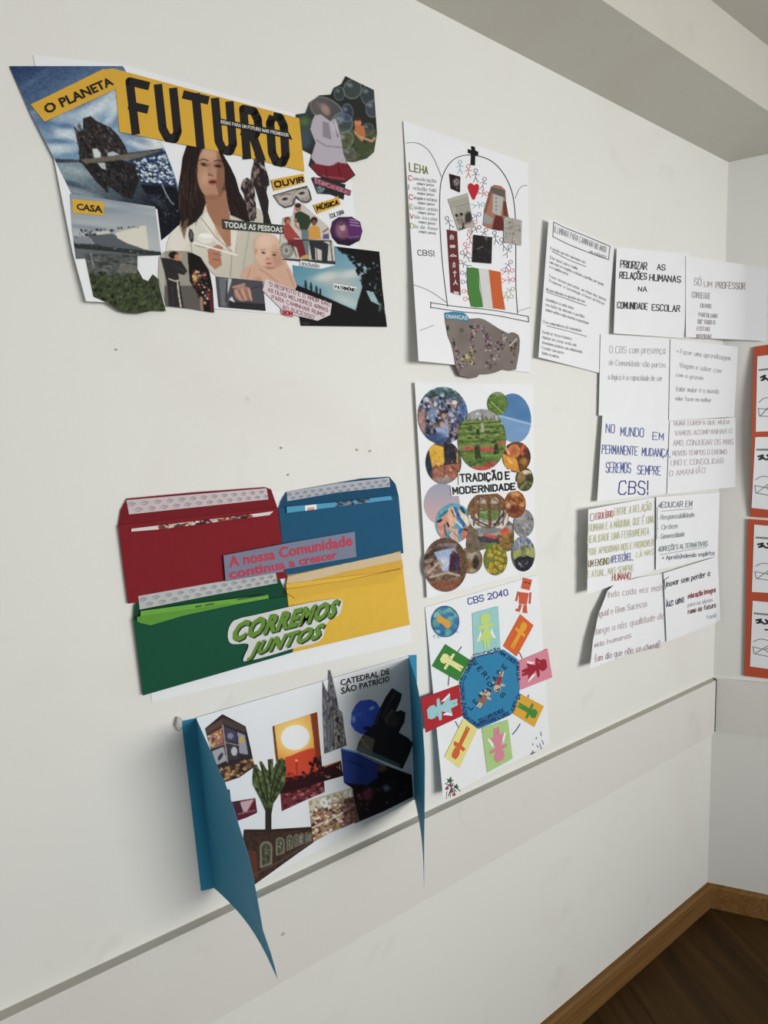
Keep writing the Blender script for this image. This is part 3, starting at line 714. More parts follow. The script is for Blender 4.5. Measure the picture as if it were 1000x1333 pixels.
for t in range(0, 180, 30): a.line(Q((373 - 8 * math.cos(math.radians(t)), 326 - 9 * math.sin(math.radians(t))), (373 + 8 * math.cos(math.radians(t)), 326 + 9 * math.sin(math.radians(t)))), .6, (92, 94, 94))
a.line(Q((380, 316), (386, 334)), 1.2, (50, 52, 54)).poly(Q((392, 334), (400, 331), (403, 336), (393, 337)), (190, 160, 70))
a.ell(409, 287, 4.6, 5, (52, 34, 30)).ell(409, 290, 3.2, 3.6, (120, 78, 58)).poly(Q((402, 296), (409, 293), (416, 296), (418, 311), (403, 312)), (204, 150, 66)).line(Q((403, 300), (404, 311)), 3, (204, 150, 66)).poly(Q((402, 313), (418, 313), (428, 318), (426, 343), (419, 343), (419, 326), (410, 322), (411, 338), (406, 338)), (44, 48, 52))
a.poly(Q((421, 305), (428, 304), (429, 311), (420, 311)), (84, 82, 134)).line(Q((421, 302), (428, 297)), 2, (120, 84, 66)).line(Q((384, 312), (432, 314)), 1.6, (56, 58, 58)).line(Q((430, 313), (433, 340)), 1.4, (56, 58, 58)).line(Q((412, 323), (413, 338)), 1, (70, 72, 72)).blur(1)
cut('people_photo', S1, o, None, c1, 3.6 * L1, a, cell=1.0, label='cut-out picture of three people at a table, one in a wheelchair')
# 1.11 yellow word labels
for tx, p, t_ in (('OUVIR', Q((353, 234), (395, 226), (397.5, 237), (357, 248)), Q((355.5, 236), (395, 229.5), (396, 237), (358, 245))),
                  ('MÚSICA', Q((408, 266.5), (436, 258), (440, 255), (444, 266), (413.5, 278)), Q((410.5, 265.5), (440, 258), (441.5, 266.5), (413, 275)))):
    y_ = cut('caption_label', S1, p, YEL, c1, 5 * L1, cell=20, label='yellow paper label reading ' + tx)
    t_ = [tuple(p) for p in hmap(homography(t_), [(.03, .12 if tx == 'OUVIR' else .3), (.97, .12 if tx == 'OUVIR' else .3), (.97, .88), (.03, .88)])]
    ink('lettering', S1, letter(tx, t_, 0, 1.9), 2.15 if tx == 'OUVIR' else 1.7, BLACK, y_, 5.4 * L1)
w_ = cut('caption_label', S1, Q((429, 277.5), (447.5, 271.5), (449, 279), (431, 285)), PAPER, c1, 4 * L1, cell=20, label='white label reading CULTURA')
ink('lettering', S1, letter('CULTURA', Q((430.5, 278.8), (447, 273.2), (448, 278), (431.5, 283.5))), .9, BLACK, w_, 4.4 * L1)
# 1.12 children blowing bubbles
o = Q((450, 99), (468, 108), (487, 117), (491, 174), (487, 198), (478, 206), (462, 210.5), (451, 210), (463, 228), (449, 238), (430, 237), (414, 228), (402, 215), (405.5, 201), (394, 195), (388, 175), (385, 149), (398, 147), (403, 133), (416, 124), (431, 123), (435, 114), (445, 109))
a = Art(383, 97, 493, 240, (42, 44, 42))
a.poly(Q((430, 168), (492, 168), (492, 214), (440, 214)), (66, 76, 50)).specks(50, Q((440, 170), (490, 170), (486, 208), (448, 210)), (1, 3), [(84, 92, 58), (48, 56, 36), (96, 96, 70)], al=.6).ell(396, 165, 10, 22, (62, 84, 70), 0, .8, .5).ell(396, 182, 10, 12, (62, 78, 92), 0, .9, .5)
a.ell(396, 158, 8, 5, (96, 120, 60), 0, .6, .6)
for x, y, rx, ry, an, c in ((459, 116, 12, 13, 20, (84, 100, 100)), (442, 122, 7, 9, 0, (70, 86, 86)), (479, 124, 9, 13, 0, (70, 90, 96)), (485, 142, 9, 11, 0, (92, 104, 128)), (426, 144, 25, 15, 32, (120, 122, 124)), (446, 160, 14, 13, 30, (88, 108, 118)), (452, 147, 8, 12, 0, (64, 74, 116)), (449, 184, 10, 14, 30, (100, 104, 84)), (455, 201, 8, 8, 0, (104, 92, 92)), (479, 168, 8, 8, 0, (84, 82, 92))):
    a.ell(x, y, rx, ry, c, an, .45, .1).ell(x, y, rx, ry, (150, 164, 166), an, .6, .04, .09).ell(x - rx * .3, y - ry * .4, rx * .3, ry * .2, (170, 182, 184), an, .5, .6)
a.ell(415, 138, 13, 10, (104, 92, 88), 10, .7, .5).ell(424, 143, 5, 8, (176, 140, 128), -30, .7, .3)
a.poly(Q((410, 150), (418, 149), (430, 158), (437, 154), (444, 180), (447, 200), (452, 213), (440, 212), (430, 216), (412, 214), (405, 205), (411, 186), (404, 168), (407, 156)), (176, 168, 178)).poly(Q((420, 158), (428, 160), (432, 182), (420, 178)), (120, 114, 124), .7).line(Q((412, 182), (424, 190), (444, 192)), 1.6, (132, 126, 138)).line(Q((434, 158), (440, 178)), 2, (110, 104, 112)).ell(436, 165, 4, 8, (206, 196, 202), -20, .6, .5)
a.poly(Q((403, 214), (412, 213), (430, 217), (440, 211), (452, 214), (462, 228), (449, 236), (432, 234), (412, 226)), (118, 30, 44)).line(Q((420, 229), (448, 233)), 1.4, (180, 96, 104), .7).line(Q((424, 218), (426, 230)), 1.4, (84, 16, 28)).line(Q((440, 216), (444, 230)), 1.4, (84, 16, 28))
a.ell(466, 160, 4.6, 5.4, (196, 130, 90)).ell(466, 155, 4, 2.6, (70, 46, 36)).poly(Q((462, 162), (474, 164), (476, 176), (470, 184), (462, 174)), (182, 110, 66)).line(Q((470, 178), (484, 184), (488, 180)), 2.6, (196, 146, 112)).line(Q((462, 172), (472, 182)), 2.2, (190, 140, 106)).blur(1)
cut('bubbles_photo', S1, o, None, c1, 2.2 * L1, a, label='cut-out photo of children playing with soap bubbles')
a = Art(402, 228, 460, 264, (38, 44, 46)); a.specks(30, Q((406, 234), (420, 240), (424, 252), (412, 250)), (.8, 2.2), [(70, 96, 100), (110, 130, 132), (40, 60, 64)]).blur(1)
cut('photo_scrap', S1, Q((405, 231.5), (420, 231), (450, 240), (447.5, 260), (430, 253), (413, 252)), None, c1, 1.6 * L1, a)
b_ = cut('caption_label', S1, Q((408, 230), (457.5, 248), (456, 254.5), (409, 239)), mat('print_magenta', (132, 52, 76), .6), c1, 4 * L1, cell=20, label='magenta strip reading BRINCADEIRAS')
ink('lettering', S1, letter('BRINCADEIRAS', Q((410, 232.5), (456, 249), (455.5, 253.3), (410.5, 237.7))), .8, mat('print_pink', (206, 150, 164), .6), b_, 4.4 * L1)
# 1.13 purple disc
o = Q((430, 300), (433, 288), (441, 282.5), (458, 282), (469, 289), (472, 301), (468.5, 313), (455, 320), (440, 317.5), (432.5, 309))
a = Art(428, 280, 474, 322, (66, 34, 74)); a.poly(Q((428, 310), (474, 308), (474, 322), (428, 322)), (38, 24, 44)).ell(445, 300, 8, 11, (150, 106, 122), -10, .8, .3).ell(446, 296, 3.6, 4.4, (188, 148, 150)).ell(444, 291, 4, 3, (96, 66, 76)).ell(450, 306, 5, 4, (122, 70, 100), 0, .9, .4).poly(Q((453, 284), (471, 290), (471, 312), (454, 312)), (94, 44, 104), .8)
for i, w_ in enumerate((8, 11, 12)): a.line(Q((456, 285.5 + i * 3.6), (456 + w_, 287 + i * 3.6)), 1.2, (196, 172, 200), .8)
a.line(Q((454, 309), (467, 308)), 1, (160, 130, 166), .7).blur(1)
cut('disc_photo', S1, o, None, c1, 2.4 * L1, a, cell=1.0, label='round dark purple cut-out')
# 1.14 heritage silhouette photo
o = Q((381, 345), (400, 348), (418, 350), (437, 345), (435.6, 320.6), (494, 327.5), (498, 376), (504, 425.5), (392, 424), (386, 385))
a = Art(378, 318, 506, 428, (98, 152, 170)); a.grad(400, 330, 460, 400, (84, 140, 162), (150, 182, 186))
a.ell(436, 362, 28, 8, (176, 186, 186), -6, .9, .5).ell(446, 372, 22, 14, (168, 178, 176), 30, .8, .6).ell(425, 360, 14, 5, (200, 204, 202), -10, .8, .5).ell(458, 356, 14, 5, (198, 204, 204), -10, .8, .5).ell(450, 392, 16, 6, (186, 196, 196), 20, .8, .6)
BK = (18, 18, 20)
a.poly(Q((384, 370), (400, 376), (463, 404), (466, 392), (473, 370), (483, 392), (500, 400), (506, 428), (390, 428), (384, 390)), BK).poly(Q((436, 320), (496, 326), (504, 400), (496, 400), (486, 380), (476, 378), (470, 366), (480, 352), (472, 342), (462, 340), (460, 332), (446, 330)), BK)
a.specks(90, Q((438, 322), (462, 330), (482, 350), (474, 380), (462, 345), (450, 334)), (.8, 2.6), [BK], al=.95).specks(26, Q((470, 335), (494, 345), (498, 400), (484, 390)), (.6, 1.6), [(120, 150, 158), (84, 108, 116)], al=.7).ell(495, 400, 2, 6, (110, 122, 124), 10, .7, .3)
for x, y in ((398, 366), (405, 369), (412, 373), (417, 377)): a.ell(x, y, 1.2, 1.4, BK).line(Q((x, y + 2), (x + .5, y + 10)), 2.4, BK).line(Q((x - 2, y + 6), (x + 1, y + 3)), 1, BK)
a.ell(398, 421, 5, 2, (70, 50, 46), 0, .7, .5).blur(1)
pt = cut('heritage_photo', S1, o, None, c1, 2.2 * L1, a, label='photo of black silhouettes against a teal sky')
l_ = cut('caption_label', S1, Q((434.5, 369), (464, 374), (463, 380.5), (434, 376.5)), PAPER, c1, 3 * L1, cell=20, label='white label reading PATRIMÓNIO')
ink('lettering', S1, letter('PATRIMÓNIO', Q((436, 371.5), (462.5, 375.8), (462, 379.3), (436, 375.5))), .95, BLACK, l_, 3.4 * L1)
l_ = cut('caption_label', S1, Q((391, 339), (418.5, 343), (418.5, 348.5), (391, 346)), PAPER, c1, 4.6 * L1, cell=20, label='white label reading inclusão')
font_quad('lettering', S1, 'inclusão', Q((393, 339.5), (416, 343), (416, 348), (393, 345.5)), BLACK, l_, 5 * L1, bold=.012)
# 1.15 clasped hands
o = Q((281, 360), (311, 363), (342, 366), (344, 385), (346, 404.5), (285, 399.5))
a = Art(279, 358, 348, 407, (74, 74, 80)); a.poly(Q((285, 362), (299, 362), (294, 399), (288, 399)), (106, 108, 114)).poly(Q((294, 362), (302, 363), (297, 382)), (188, 190, 194)).line(Q((296, 363), (294, 392)), 2, (54, 54, 60)).poly(Q((298, 392), (348, 396), (348, 408), (298, 408)), (40, 40, 44))
a.ell(316, 382, 11, 10, (170, 130, 112), 20, 1, .1)
for i in range(5): a.line(Q((306 + i * 4.5, 378 - i * .6), (313 + i * 3.6, 389 + i * .4)), 2.6, [(190, 150, 132), (150, 106, 90)][i % 2])
a.poly(Q((306, 394), (298, 390), (302, 386)), (210, 210, 212)).line(Q((326, 376), (342, 372)), 1, (46, 46, 50)).line(Q((304, 374), (318, 370)), 3, (178, 138, 120)).blur(1)
cut('hands_photo', S1, o, None, c1, 3.6 * L1, a, cell=1.0, label='photo of clasped hands and dark suits')
# 1.16 quotation
p_ = cut('quote_label', S1, Q((345.6, 363), (388, 379), (432, 395), (430, 410), (413.5, 417.5), (371, 407), (342, 378)), mat('pale_pink_paper', (214, 202, 206), .8), c1, 4.4 * L1, cell=30, label='pale pink slip with a printed quotation')
RBR = inkm((140, 84, 92), 'rust')
for i, (tx, xa, xb) in enumerate((('"O RESPEITO E O AMOR SÃO', 350, 429), ('AS DUAS MELHORES ARMAS', 349, 427), ('PARA CAMINHAR RUMO', 354, 422), ('AO SUCESSO"', 368, 410))):
    f = lambda x, k: (x, 371.5 + (x - 350) * .345 + i * 8.0 - k)
    ink('lettering', S1, letter(tx, Q(f(xa, 4.8), f(xb, 4.8), f(xb, 0), f(xa, 0))), .75, RBR, p_, 4.8 * L1)
l_ = cut('caption_label', S1, Q((366, 402), (382.5, 404.5), (382, 412.5), (373, 411), (366, 407.5)), mat('pale_red_paper', (206, 150, 156), .8), c1, 5.2 * L1, cell=30, label='small red slip reading BOM')
ink('lettering', S1, letter('BOM', Q((368.5, 404.3), (380.5, 406.3), (380.5, 411), (368.5, 408.8))), 1.2, inkm((168, 30, 48), 'crimson'), l_, 5.6 * L1)
# 1.17 headline strips
s_ = cut('caption_strip', S1, Q((40, 136), (134, 90), (150, 91), (150, 116), (58, 158.5)), YEL, c1, 3 * L1, cell=20, label='yellow strip reading O PLANETA')
font_quad('lettering', S1, 'O PLANETA', Q((55, 137), (143, 99.5), (149, 110), (61, 149)), BLACK, s_, 4.4 * L1, bold=.03)
s_ = cut('headline_strip', S1, Q((138, 90), (147, 89), (165.6, 94), (389.6, 154), (396.5, 223), (335, 208), (310, 202), (155.6, 171.5), (151, 118)), YEL, c1, 3.4 * L1, cell=30, label='long yellow strip with the tall black word FUTURO')
f = homography(Q((163, 99), (379, 151.5), (383, 220), (172, 174)))
def slot(k, w=.122): u = [.0, .163, .330, .500, .672, .838][k]; return u, u + w
tl = []
for k, ch in enumerate('FUTURO'):
    u0, u1 = slot(k, .15 if ch == 'T' else .132)
    q = hmap(f, [(u0 + .022, .075), (u1 - .022, .075), (u1 - .022, .925), (u0 + .022, .925)])
    tl += letter(ch, [tuple(p) for p in q])
ink('lettering', S1, tl, 11.0, BLACK, s_, 3.7 * L1)
k_ = cut('caption_strip', S1, Q((286, 154), (376, 172), (381, 182), (376, 180.5), (286.5, 162)), mat('print_black', (32, 30, 30), .6), c1, 4.6 * L1, cell=30, label='thin black strip with small white print')
ink('lettering', S1, letter('IDEIAS PARA UM FUTURO MAIS PROMISSOR', Q((288, 156.5), (375.5, 174.2), (375.5, 178), (288, 160.3))), .8, WHITE, k_, 5 * L1)

# ================================================================== 2 chapel drawing
q2 = Q((525, 157), (687.5, 212), (691, 485), (545, 470))
c2 = thing('school_drawing_poster', 'white drawn poster with an arch, a cross and a green-white-orange flag', 'poster', centre(q2))
S2 = Surf(q2, lambda u, v: .026 * np.clip(1 - u, 0, 1) ** 3 * v ** 1.5 + .002)
sheet('paper_sheet', S2, c2, PAPER, 18)
PENB = inkm((52, 50, 52), 'pen'); PEN2 = inkm((120, 128, 138), 'pencil_blue')
def curve(pts, it=3):
    p = [tuple(x) for x in pts]
    for _ in range(it):
        o = [p[0]]
        for a, b in zip(p[:-1], p[1:]): o += [(a[0] * .75 + b[0] * .25, a[1] * .75 + b[1] * .25), (a[0] * .25 + b[0] * .75, a[1] * .25 + b[1] * .75)]
        p = o + [p[-1]]
    return p
ink('drawn_arch', S2, [curve(Q((583, 399), (576, 345), (572.5, 290), (572.5, 252), (575, 230), (588, 207), (610, 200), (640, 207), (660, 230), (671, 262), (672, 330), (671.5, 370), (674, 408))),
                  curve(Q((561, 394), (600, 400), (640, 403), (688, 412))), curve(Q((561, 400), (600, 406), (640, 409), (688, 419))), Q((561, 393), (561, 401)), Q((688, 412), (688.5, 419))], .95, PENB, c2)
for l_ in [curve(Q((529, 186), (545, 185), (562, 198), (575, 230))), curve(Q((537, 370), (560, 378), (582, 394))), curve(Q((671, 258), (677, 243), (686, 241))), Q((675, 405), (691, 400)), curve(Q((547, 430), (556, 427), (565, 423)))]: ink('pencil_line', S2, [l_], .7, PEN2, c2)
cut('paper_cross', S2, Q((613.7, 190), (618.3, 191), (619, 195.7), (623, 197.7), (622.6, 202.5), (619, 201.7), (618.7, 215.2), (613, 214.5), (613.7, 200.2), (609.5, 198.7), (609.5, 193.8), (614.2, 195.7)), mat('black_card', (34, 28, 28), .8), c2, .0014, cell=8, label='small black cross')
STC = {'c': (110, 170, 200), 'r': (196, 60, 66), 'k': (70, 66, 70), 'p': (130, 96, 168), 'n': (96, 96, 120), 'o': (164, 166, 110), 's': (212, 110, 96)}
figs = {}
def stick(x, y, s, c, ang=0):
    t = math.radians(ang); R = lambda px, py: (x + s * (px * math.cos(t) - py * math.sin(t)), y + s * (px * math.sin(t) + py * math.cos(t)))
    L = [[R(1.0 * math.cos(a), 1.0 * math.sin(a)) for a in [i * math.pi / 4 for i in range(9)]], [R(0, 1), R(0, 3.6)], [R(-1.8, 2.6), R(0, 1.7), R(1.8, 2.3)], [R(-1.2, 6), R(0, 3.6), R(1.3, 6)]]
    figs.setdefault(c, []).append(L)
for x, y, c, g_ in ((599, 211, 'c', 0), (610, 216.5, 'r', 0), (619.5, 222, 'k', 0), (631, 233, 'p', 15), (634, 252, 'r', 95), (629, 266, 'c', 80), (624, 279, 'p', 60), (619, 289, 'r', 30), (582, 284, 'k', -25),
                    (624, 296, 'k', 60), (633, 299, 'k', 35), (644, 303, 'k', -10), (653, 312, 'n', -20), (664, 321, 'n', 25), (665, 341, 'p', 40), (667, 352, 'r', 80), (668, 364, 'r', 85), (668, 376, 'o', 60), (666, 386, 'o', 80),
                    (611, 305, 'r', -10), (606, 318, 'r', -15), (602, 329, 'k', -50), (600, 341, 'k', -60), (602, 355, 'p', -75), (603, 367, 'p', -90), (604, 379, 's', -85), (606, 389, 's', -90)):
    stick(x, y, 2.5, c, g_)
for c, LL in figs.items():
  for L in LL: ink('stick_figure', S2, L, .62, inkm(STC[c], 'felt_' + {'c': 'cyan', 'r': 'red', 'k': 'grey', 'p': 'purple', 'n': 'navy', 'o': 'olive', 's': 'salmon'}[c]), c2)
cut('paper_heart', S2, smoothpts(Q((617, 262), (612, 252), (609, 243), (611, 238.5), (615, 238.5), (617, 241.5), (620, 239), (623.5, 240), (624, 246), (620.5, 254)), 1), mat('red_paper_bright', (186, 30, 40), .7), c2, .0012, cell=9, label='small red heart')
a = Art(583, 224, 602, 253, (48, 30, 32)); a.ell(594, 237, 4, 5, (140, 146, 150), 0, .9, .4).specks(14, Q((586, 228), (599, 231), (598, 248), (588, 243)), (.5, 1.4), [(30, 22, 24), (90, 94, 98), (70, 30, 34)]).blur(1)
cut('small_photo', S2, Q((585, 226), (599.5, 230), (599, 250.5), (587, 245.5)), None, c2, .0012, a, cell=1.0, label='small dark snapshot')
a = Art(581, 249, 620, 302, (172, 168, 158))
for i in range(3): a.line(Q((587, 264 + i * 3.2), (611, 257 + i * 3.2)), .8, (110, 106, 100), .7)
for i in range(5): a.line(Q((594, 270 + i * 3), (612, 265 + i * 3)), .8, (90, 88, 84), .7)
a.specks(26, Q((594, 280), (614, 275), (616, 294), (598, 299)), (1, 2.4), [(40, 36, 36), (120, 112, 104), (188, 182, 172), (58, 50, 48)]).ell(610, 283, 5, 7, (42, 36, 36), 0, .9, .3).ell(599, 287, 4, 6, (140, 132, 122), 0, .9, .3).blur(1)
cut('newspaper_clipping', S2, Q((583, 259), (609, 251), (617, 295), (596.5, 300.5)), None, c2, .0012, a, cell=1.0, label='grey newspaper comic clipping')
o = Q((640, 243), (644, 240.5), (652, 242), (658, 247), (659, 262), (663, 287), (660, 300), (650, 300), (640, 298), (629, 293), (631, 272))
a = Art(627, 239, 665, 303, (166, 112, 88)); a.poly(Q((640, 243), (658, 248), (657, 258), (641, 252)), (96, 92, 84)).poly(Q((642, 252), (656, 257), (652, 281), (641, 277)), (178, 176, 172)).poly(Q((629, 276), (642, 284), (640, 292), (629, 290)), (150, 150, 150)).poly(Q((645, 280), (654, 282), (660, 303), (640, 300)), (98, 42, 44)).poly(Q((655, 262), (660, 262), (664, 284), (655, 280)), (104, 60, 50))
for i in range(4): a.ell(646, 258 + i * 5, 1, 1.4, (110, 108, 106))
a.line(Q((640, 246), (632, 276)), 2, (120, 76, 62)).blur(1)
cut('phone_photo', S2, o, None, c2, .0016, a, cell=1.0, label='tall cut-out photo of hands holding a device')
a = Art(654, 279, 682, 322, (166, 162, 154)); a.line(Q((668, 283), (667, 318)), .8, (120, 118, 112)); a.line(Q((657, 297), (679, 301)), .8, (120, 118, 112)); a.specks(44, Q((656, 282), (679, 287), (678, 319), (657, 314)), (.6, 1.6), [(140, 136, 130), (186, 182, 176), (120, 116, 112)]).blur(1)
cut('grey_clipping', S2, Q((656, 281.5), (679.5, 287), (678.7, 319.5), (656, 315)), None, c2, .002, a, cell=1.0, label='grey printed clipping')
ms = cut('symbol_strip', S2, Q((582, 298.7), (595.4, 301), (600, 384.5), (587, 380.5)), mat('maroon_paper', (104, 44, 46), .7), c2, .0012, cell=20, label='maroon strip with seven white symbols')
V, F = [], []
WI = []
for i in range(7):
    x, y = 588.3 + i * .95, 308.5 + i * 12.0
    sh = [[Q((-2, 3), (-2, -1), (0, -3)), Q((0, 3), (0, -1), (2, -1), (2, 3))], [Q((-3, -1), (3, -1)), Q((-3, 1.5), (3, 1.5)), Q((-3, 0), (3, 0))], [Q((-4, 1), (-1, -1.5), (2, 0), (4, 1), (-4, 1))],
          [Q((0, -3.5), (0, -2)), Q((-1.6, -1), (1.6, -1)), Q((-1.6, 1), (1.6, 1)), Q((-1.6, 3), (1.6, 3))], [Q((0, -4), (0, 4)), Q((-2, -2), (2, -2))], [Q((-2.5, 2), (0, -2), (2.5, 2)), Q((0, -4), (0, 0))], [Q((-3, -1), (3, 0)), Q((-3, 1.5), (3, 2.5)), Q((-3, .5), (3, 1.5))]][i]
    WI += [[(x + p[0], y + p[1]) for p in l] for l in sh]
ink('symbols', S2, WI, 1.1, WHITE, ms, .0016)
a = Art(613, 303, 643, 345, (38, 35, 35)); a.specks(16, Q((618, 308), (640, 312), (638, 340), (618, 338)), (1, 3.4), [(52, 48, 46), (28, 26, 26)], al=.6).line(Q((621, 324), (629, 321)), .7, (150, 146, 140)).ell(633, 309, 2, 4, (110, 104, 98), 0, .8, .4).blur(1)
cut('black_photo', S2, Q((616.7, 305.3), (641, 308.8), (640, 343), (615, 341)), None, c2, .0022, a, cell=1.0, label='almost black snapshot')
fl_ = cut('paper_flag', S2, Q((623, 349), (636.6, 351), (642, 401), (629, 400)), mat('flag_white_paper', (206, 206, 204), .8), c2, .0012, cell=20, label='flag pieced from green, white and orange paper')
cut('flag_stripe', S2, Q((608, 348.3), (616, 348), (623, 349.6), (624.5, 375), (629, 399.8), (620, 400), (613.5, 398.7), (609, 374)), mat('green_paper', (72, 128, 60), .8), fl_, .0015, cell=20, label='green stripe')
cut('flag_stripe', S2, Q((636.4, 351), (652, 354), (654, 380), (658, 403.2), (642, 401)), mat('orange_paper', (196, 94, 44), .8), fl_, .0015, cell=20, label='orange stripe')
o = Q((579, 407), (590, 405.5), (604, 407), (608, 410), (611, 415), (623, 414), (631, 416), (638.7, 420.7), (650, 428), (662, 434), (666, 432.5), (670, 433), (675, 436), (677, 442), (676.5, 455), (674, 470), (672, 481), (664, 482.5), (654.5, 481), (645, 485), (635.6, 487), (624.6, 487), (621, 491), (615, 492.5), (599, 489), (593, 476), (591, 462), (588, 449), (583, 436.5), (580, 420))
a = Art(577, 404, 679, 495, (120, 111, 104)); a.noise(7, 12)
pal = [(60, 52, 60), (150, 138, 140), (96, 80, 110), (176, 160, 150), (44, 40, 44), (126, 84, 92)]
for seg in (Q((588, 436), (591, 442), (598, 462), (602, 478), (597, 480), (594, 464)), Q((612, 424), (626, 420), (640, 440), (634, 444), (624, 430), (616, 440), (618, 454), (612, 452)), Q((652, 432), (662, 438), (652, 462), (644, 478), (634, 480), (628, 478), (640, 460)), Q((632, 442), (640, 442), (640, 456), (632, 458))):
    a.specks(70, seg, (.6, 1.7), pal)
a.specks(40, Q((611, 456), (620, 456), (618, 474), (606, 476), (600, 468)), (.7, 1.8), [(170, 160, 84), (60, 56, 50), (196, 184, 120), (44, 40, 40)]).specks(30, Q((664, 444), (674, 446), (668, 476), (665, 470)), (.6, 1.6), [(50, 44, 40), (140, 130, 110), (90, 70, 50)]).specks(30, Q((598, 466), (606, 474), (600, 486), (596, 478)), (.6, 1.5), pal)
a.line(Q((664, 450), (673, 441)), 1.4, (200, 196, 190)).ell(583, 427, 1.8, 3.4, (44, 56, 36)).ell(601, 430, 2.4, 3, (66, 78, 60), 0, .7, .4).blur(1)
kd = cut('crowd_photo', S2, o, None, c2, .0014, a, label='cut-out aerial photo of children standing in shapes')
bl_ = cut('caption_label', S2, Q((579, 407), (590, 405.8), (604, 407), (608, 410), (611, 415.5), (611, 418), (580, 415.5)), mat('blue_paper_label', (52, 128, 168), .7), c2, .0019, cell=20, label='blue label reading CRIANÇAS')
font_quad('lettering', S2, 'CRIANÇAS', Q((580, 409.3), (608.5, 410.8), (609, 417.8), (580.3, 415)), WHITE, bl_, .0023, bold=.03)
GR = inkm((112, 122, 48), 'olive')
ink('handwriting', S2, letter('LEHA', Q((533, 212), (557, 217.5), (557, 226.5), (533.5, 222.5)), .2), 1.3, GR, c2)
GREYI = inkm((128, 128, 134), 'pencil')
for i, (ch, c, tx) in enumerate((('C', 'r', 'omunicação'), ('I', 'n', 'nclusão feliz'), ('C', 'r', 'oragem e esforço'), ('E', 'o', 'quipa unida'), ('V', 'r', 'ida escolar'), ('D', 'o', 'ia de Amor'))):
    y = 234 + i * 12.5
    ink('handwriting', S2, letter(ch, Q((532 + i * .5, y - 6), (536.5 + i * .5, y - 5), (536.5 + i * .5, y + 1), (532 + i * .5, y)), .2), .9, inkm(STC[c], 'cap' + str(i)), c2)
    ink('handwriting', S2, hand(tx, 538 + i * .5, y, 30, 4.2, .12), .45, GREYI, c2)
    ink('handwriting', S2, hand('sempre juntos', 543 + i * .5, y + 6, 22, 3.2, .12), .4, GREYI, c2)
ink('handwriting', S2, letter('CBS!', Q((544, 325.5), (565, 326.5), (565.5, 333.5), (544.5, 332)), .2), .85, PENB, c2)

# ================================================================== 3 round photos poster
q3 = Q((540, 497.5), (694, 501), (697.5, 742), (556, 779))
c3 = thing('photo_circles_poster', 'white poster of overlapping round photos titled TRADIÇÃO E MODERNIDADE', 'poster', centre(q3))
S3 = Surf(q3, lambda u, v: .006 * np.clip(1 - u, 0, 1) ** 12 + .002)
sheet('paper_sheet', S3, c3, PAPER, 14)
def circ(nm, cx, cy, rx, ry, paint, layer, label, ang=0, pts=None, base=(90, 90, 90)):
    a = Art(cx - rx - 2, cy - ry - 2, cx + rx + 2, cy + ry + 2, base); paint(a, cx, cy, rx, ry)
    if 'sea' not in label and 'sky' not in label: a.noise(17, 1.5); a.noise(12, 3.5, tint=(1, .9, .8))
    a.blur(1)
    return cut(nm, S3, pts or ellipse(cx, cy, rx, ry, 36, ang), None, c3, layer * .00035, a, cell=1.0, label=label)
def p_crowd(a, x, y, rx, ry):
    a.poly(Q((x - rx, y - ry), (x + rx, y - ry), (x + rx, y - ry * .6), (x - rx, y - ry * .6)), (70, 96, 104))
    a.specks(70, Q((x - rx, y - ry), (x + rx, y - ry), (x + rx, y - ry * .55), (x - rx, y - ry * .55)), (.6, 2), [(110, 150, 156), (50, 60, 60), (180, 196, 196), (70, 84, 60)], 0, 2)
    a.specks(420, Q((x - rx, y - ry * .6), (x + rx, y - ry * .6), (x + rx, y + ry), (x - rx, y + ry)), (.8, 2.6), [(46, 56, 96), (70, 84, 130), (30, 34, 60), (120, 134, 168), (170, 176, 196), (150, 116, 100), (40, 40, 50)], 70, 1.4)
    a.poly(Q((x - 2, y + 4), (x + 6, y + 6), (x + 8, y + 16), (x - 4, y + 18)), (140, 152, 184)).ell(x, y - 2, 4, 5, (66, 48, 44)).ell(x + 1, y + .5, 2.6, 3.4, (176, 134, 112)).ell(x - 2, y + 9, 4.4, 5, (84, 64, 58)).ell(x - 1, y + 12, 3.2, 4, (186, 142, 120)).poly(Q((x - 8, y + 16), (x + 8, y + 16), (x + 8, y + 28), (x - 8, y + 30)), (140, 158, 190)).ell(x + 15, y - 17, 4, 3, (206, 200, 180)).ell(x - 27, y + 8, 5, 16, (176, 130, 118), 0, .8, .3).ell(x - 14, y - 2, 5, 9, (118, 142, 180), 0, .8, .3).ell(x + 26, y - 8, 6, 12, (70, 104, 160), 0, .7, .3).ell(x - 8, y + 30, 12, 8, (54, 76, 120), 0, .9, .3)
circ('round_photo', 576.6, 541, 32.8, 37.5, p_crowd, 4, 'round photo of a crowd in blue')
def p_terr(a, x, y, rx, ry):
    a.noise(14, 4); 
    for i in range(5): a.line(Q((x - rx, y - 8 + i * 4), (x, y - 11 + i * 4), (x + rx, y - 6 + i * 4)), .9, (70, 96, 42))
    a.line(Q((x - 8, y - 2), (x - 2, y + 4), (x + 7, y + 12)), 1.5, (170, 164, 124)).ell(x + 3, y - 13, 10, 3, (130, 136, 116), 10, .8, .4)
circ('round_photo', 648, 525.5, 13.2, 15.5, p_terr, 5, 'small round photo of green terraces', base=(96, 128, 58))
def p_sea(a, x, y, rx, ry):
    a.poly(Q((x - rx - 2, y - 4), (x + rx + 2, y + 8), (x + rx + 2, y + ry + 2), (x - rx - 2, y + ry + 2)), (112, 150, 192)).line(Q((x - rx, y - 4), (x + rx, y + 8)), 2.6, (150, 180, 206)).noise(5, 9, 2, .6)
circ('round_photo', 669.3, 544.3, 22.3, 32.3, p_sea, 3, 'round photo of blue sea and sky', -6, base=(74, 122, 168))
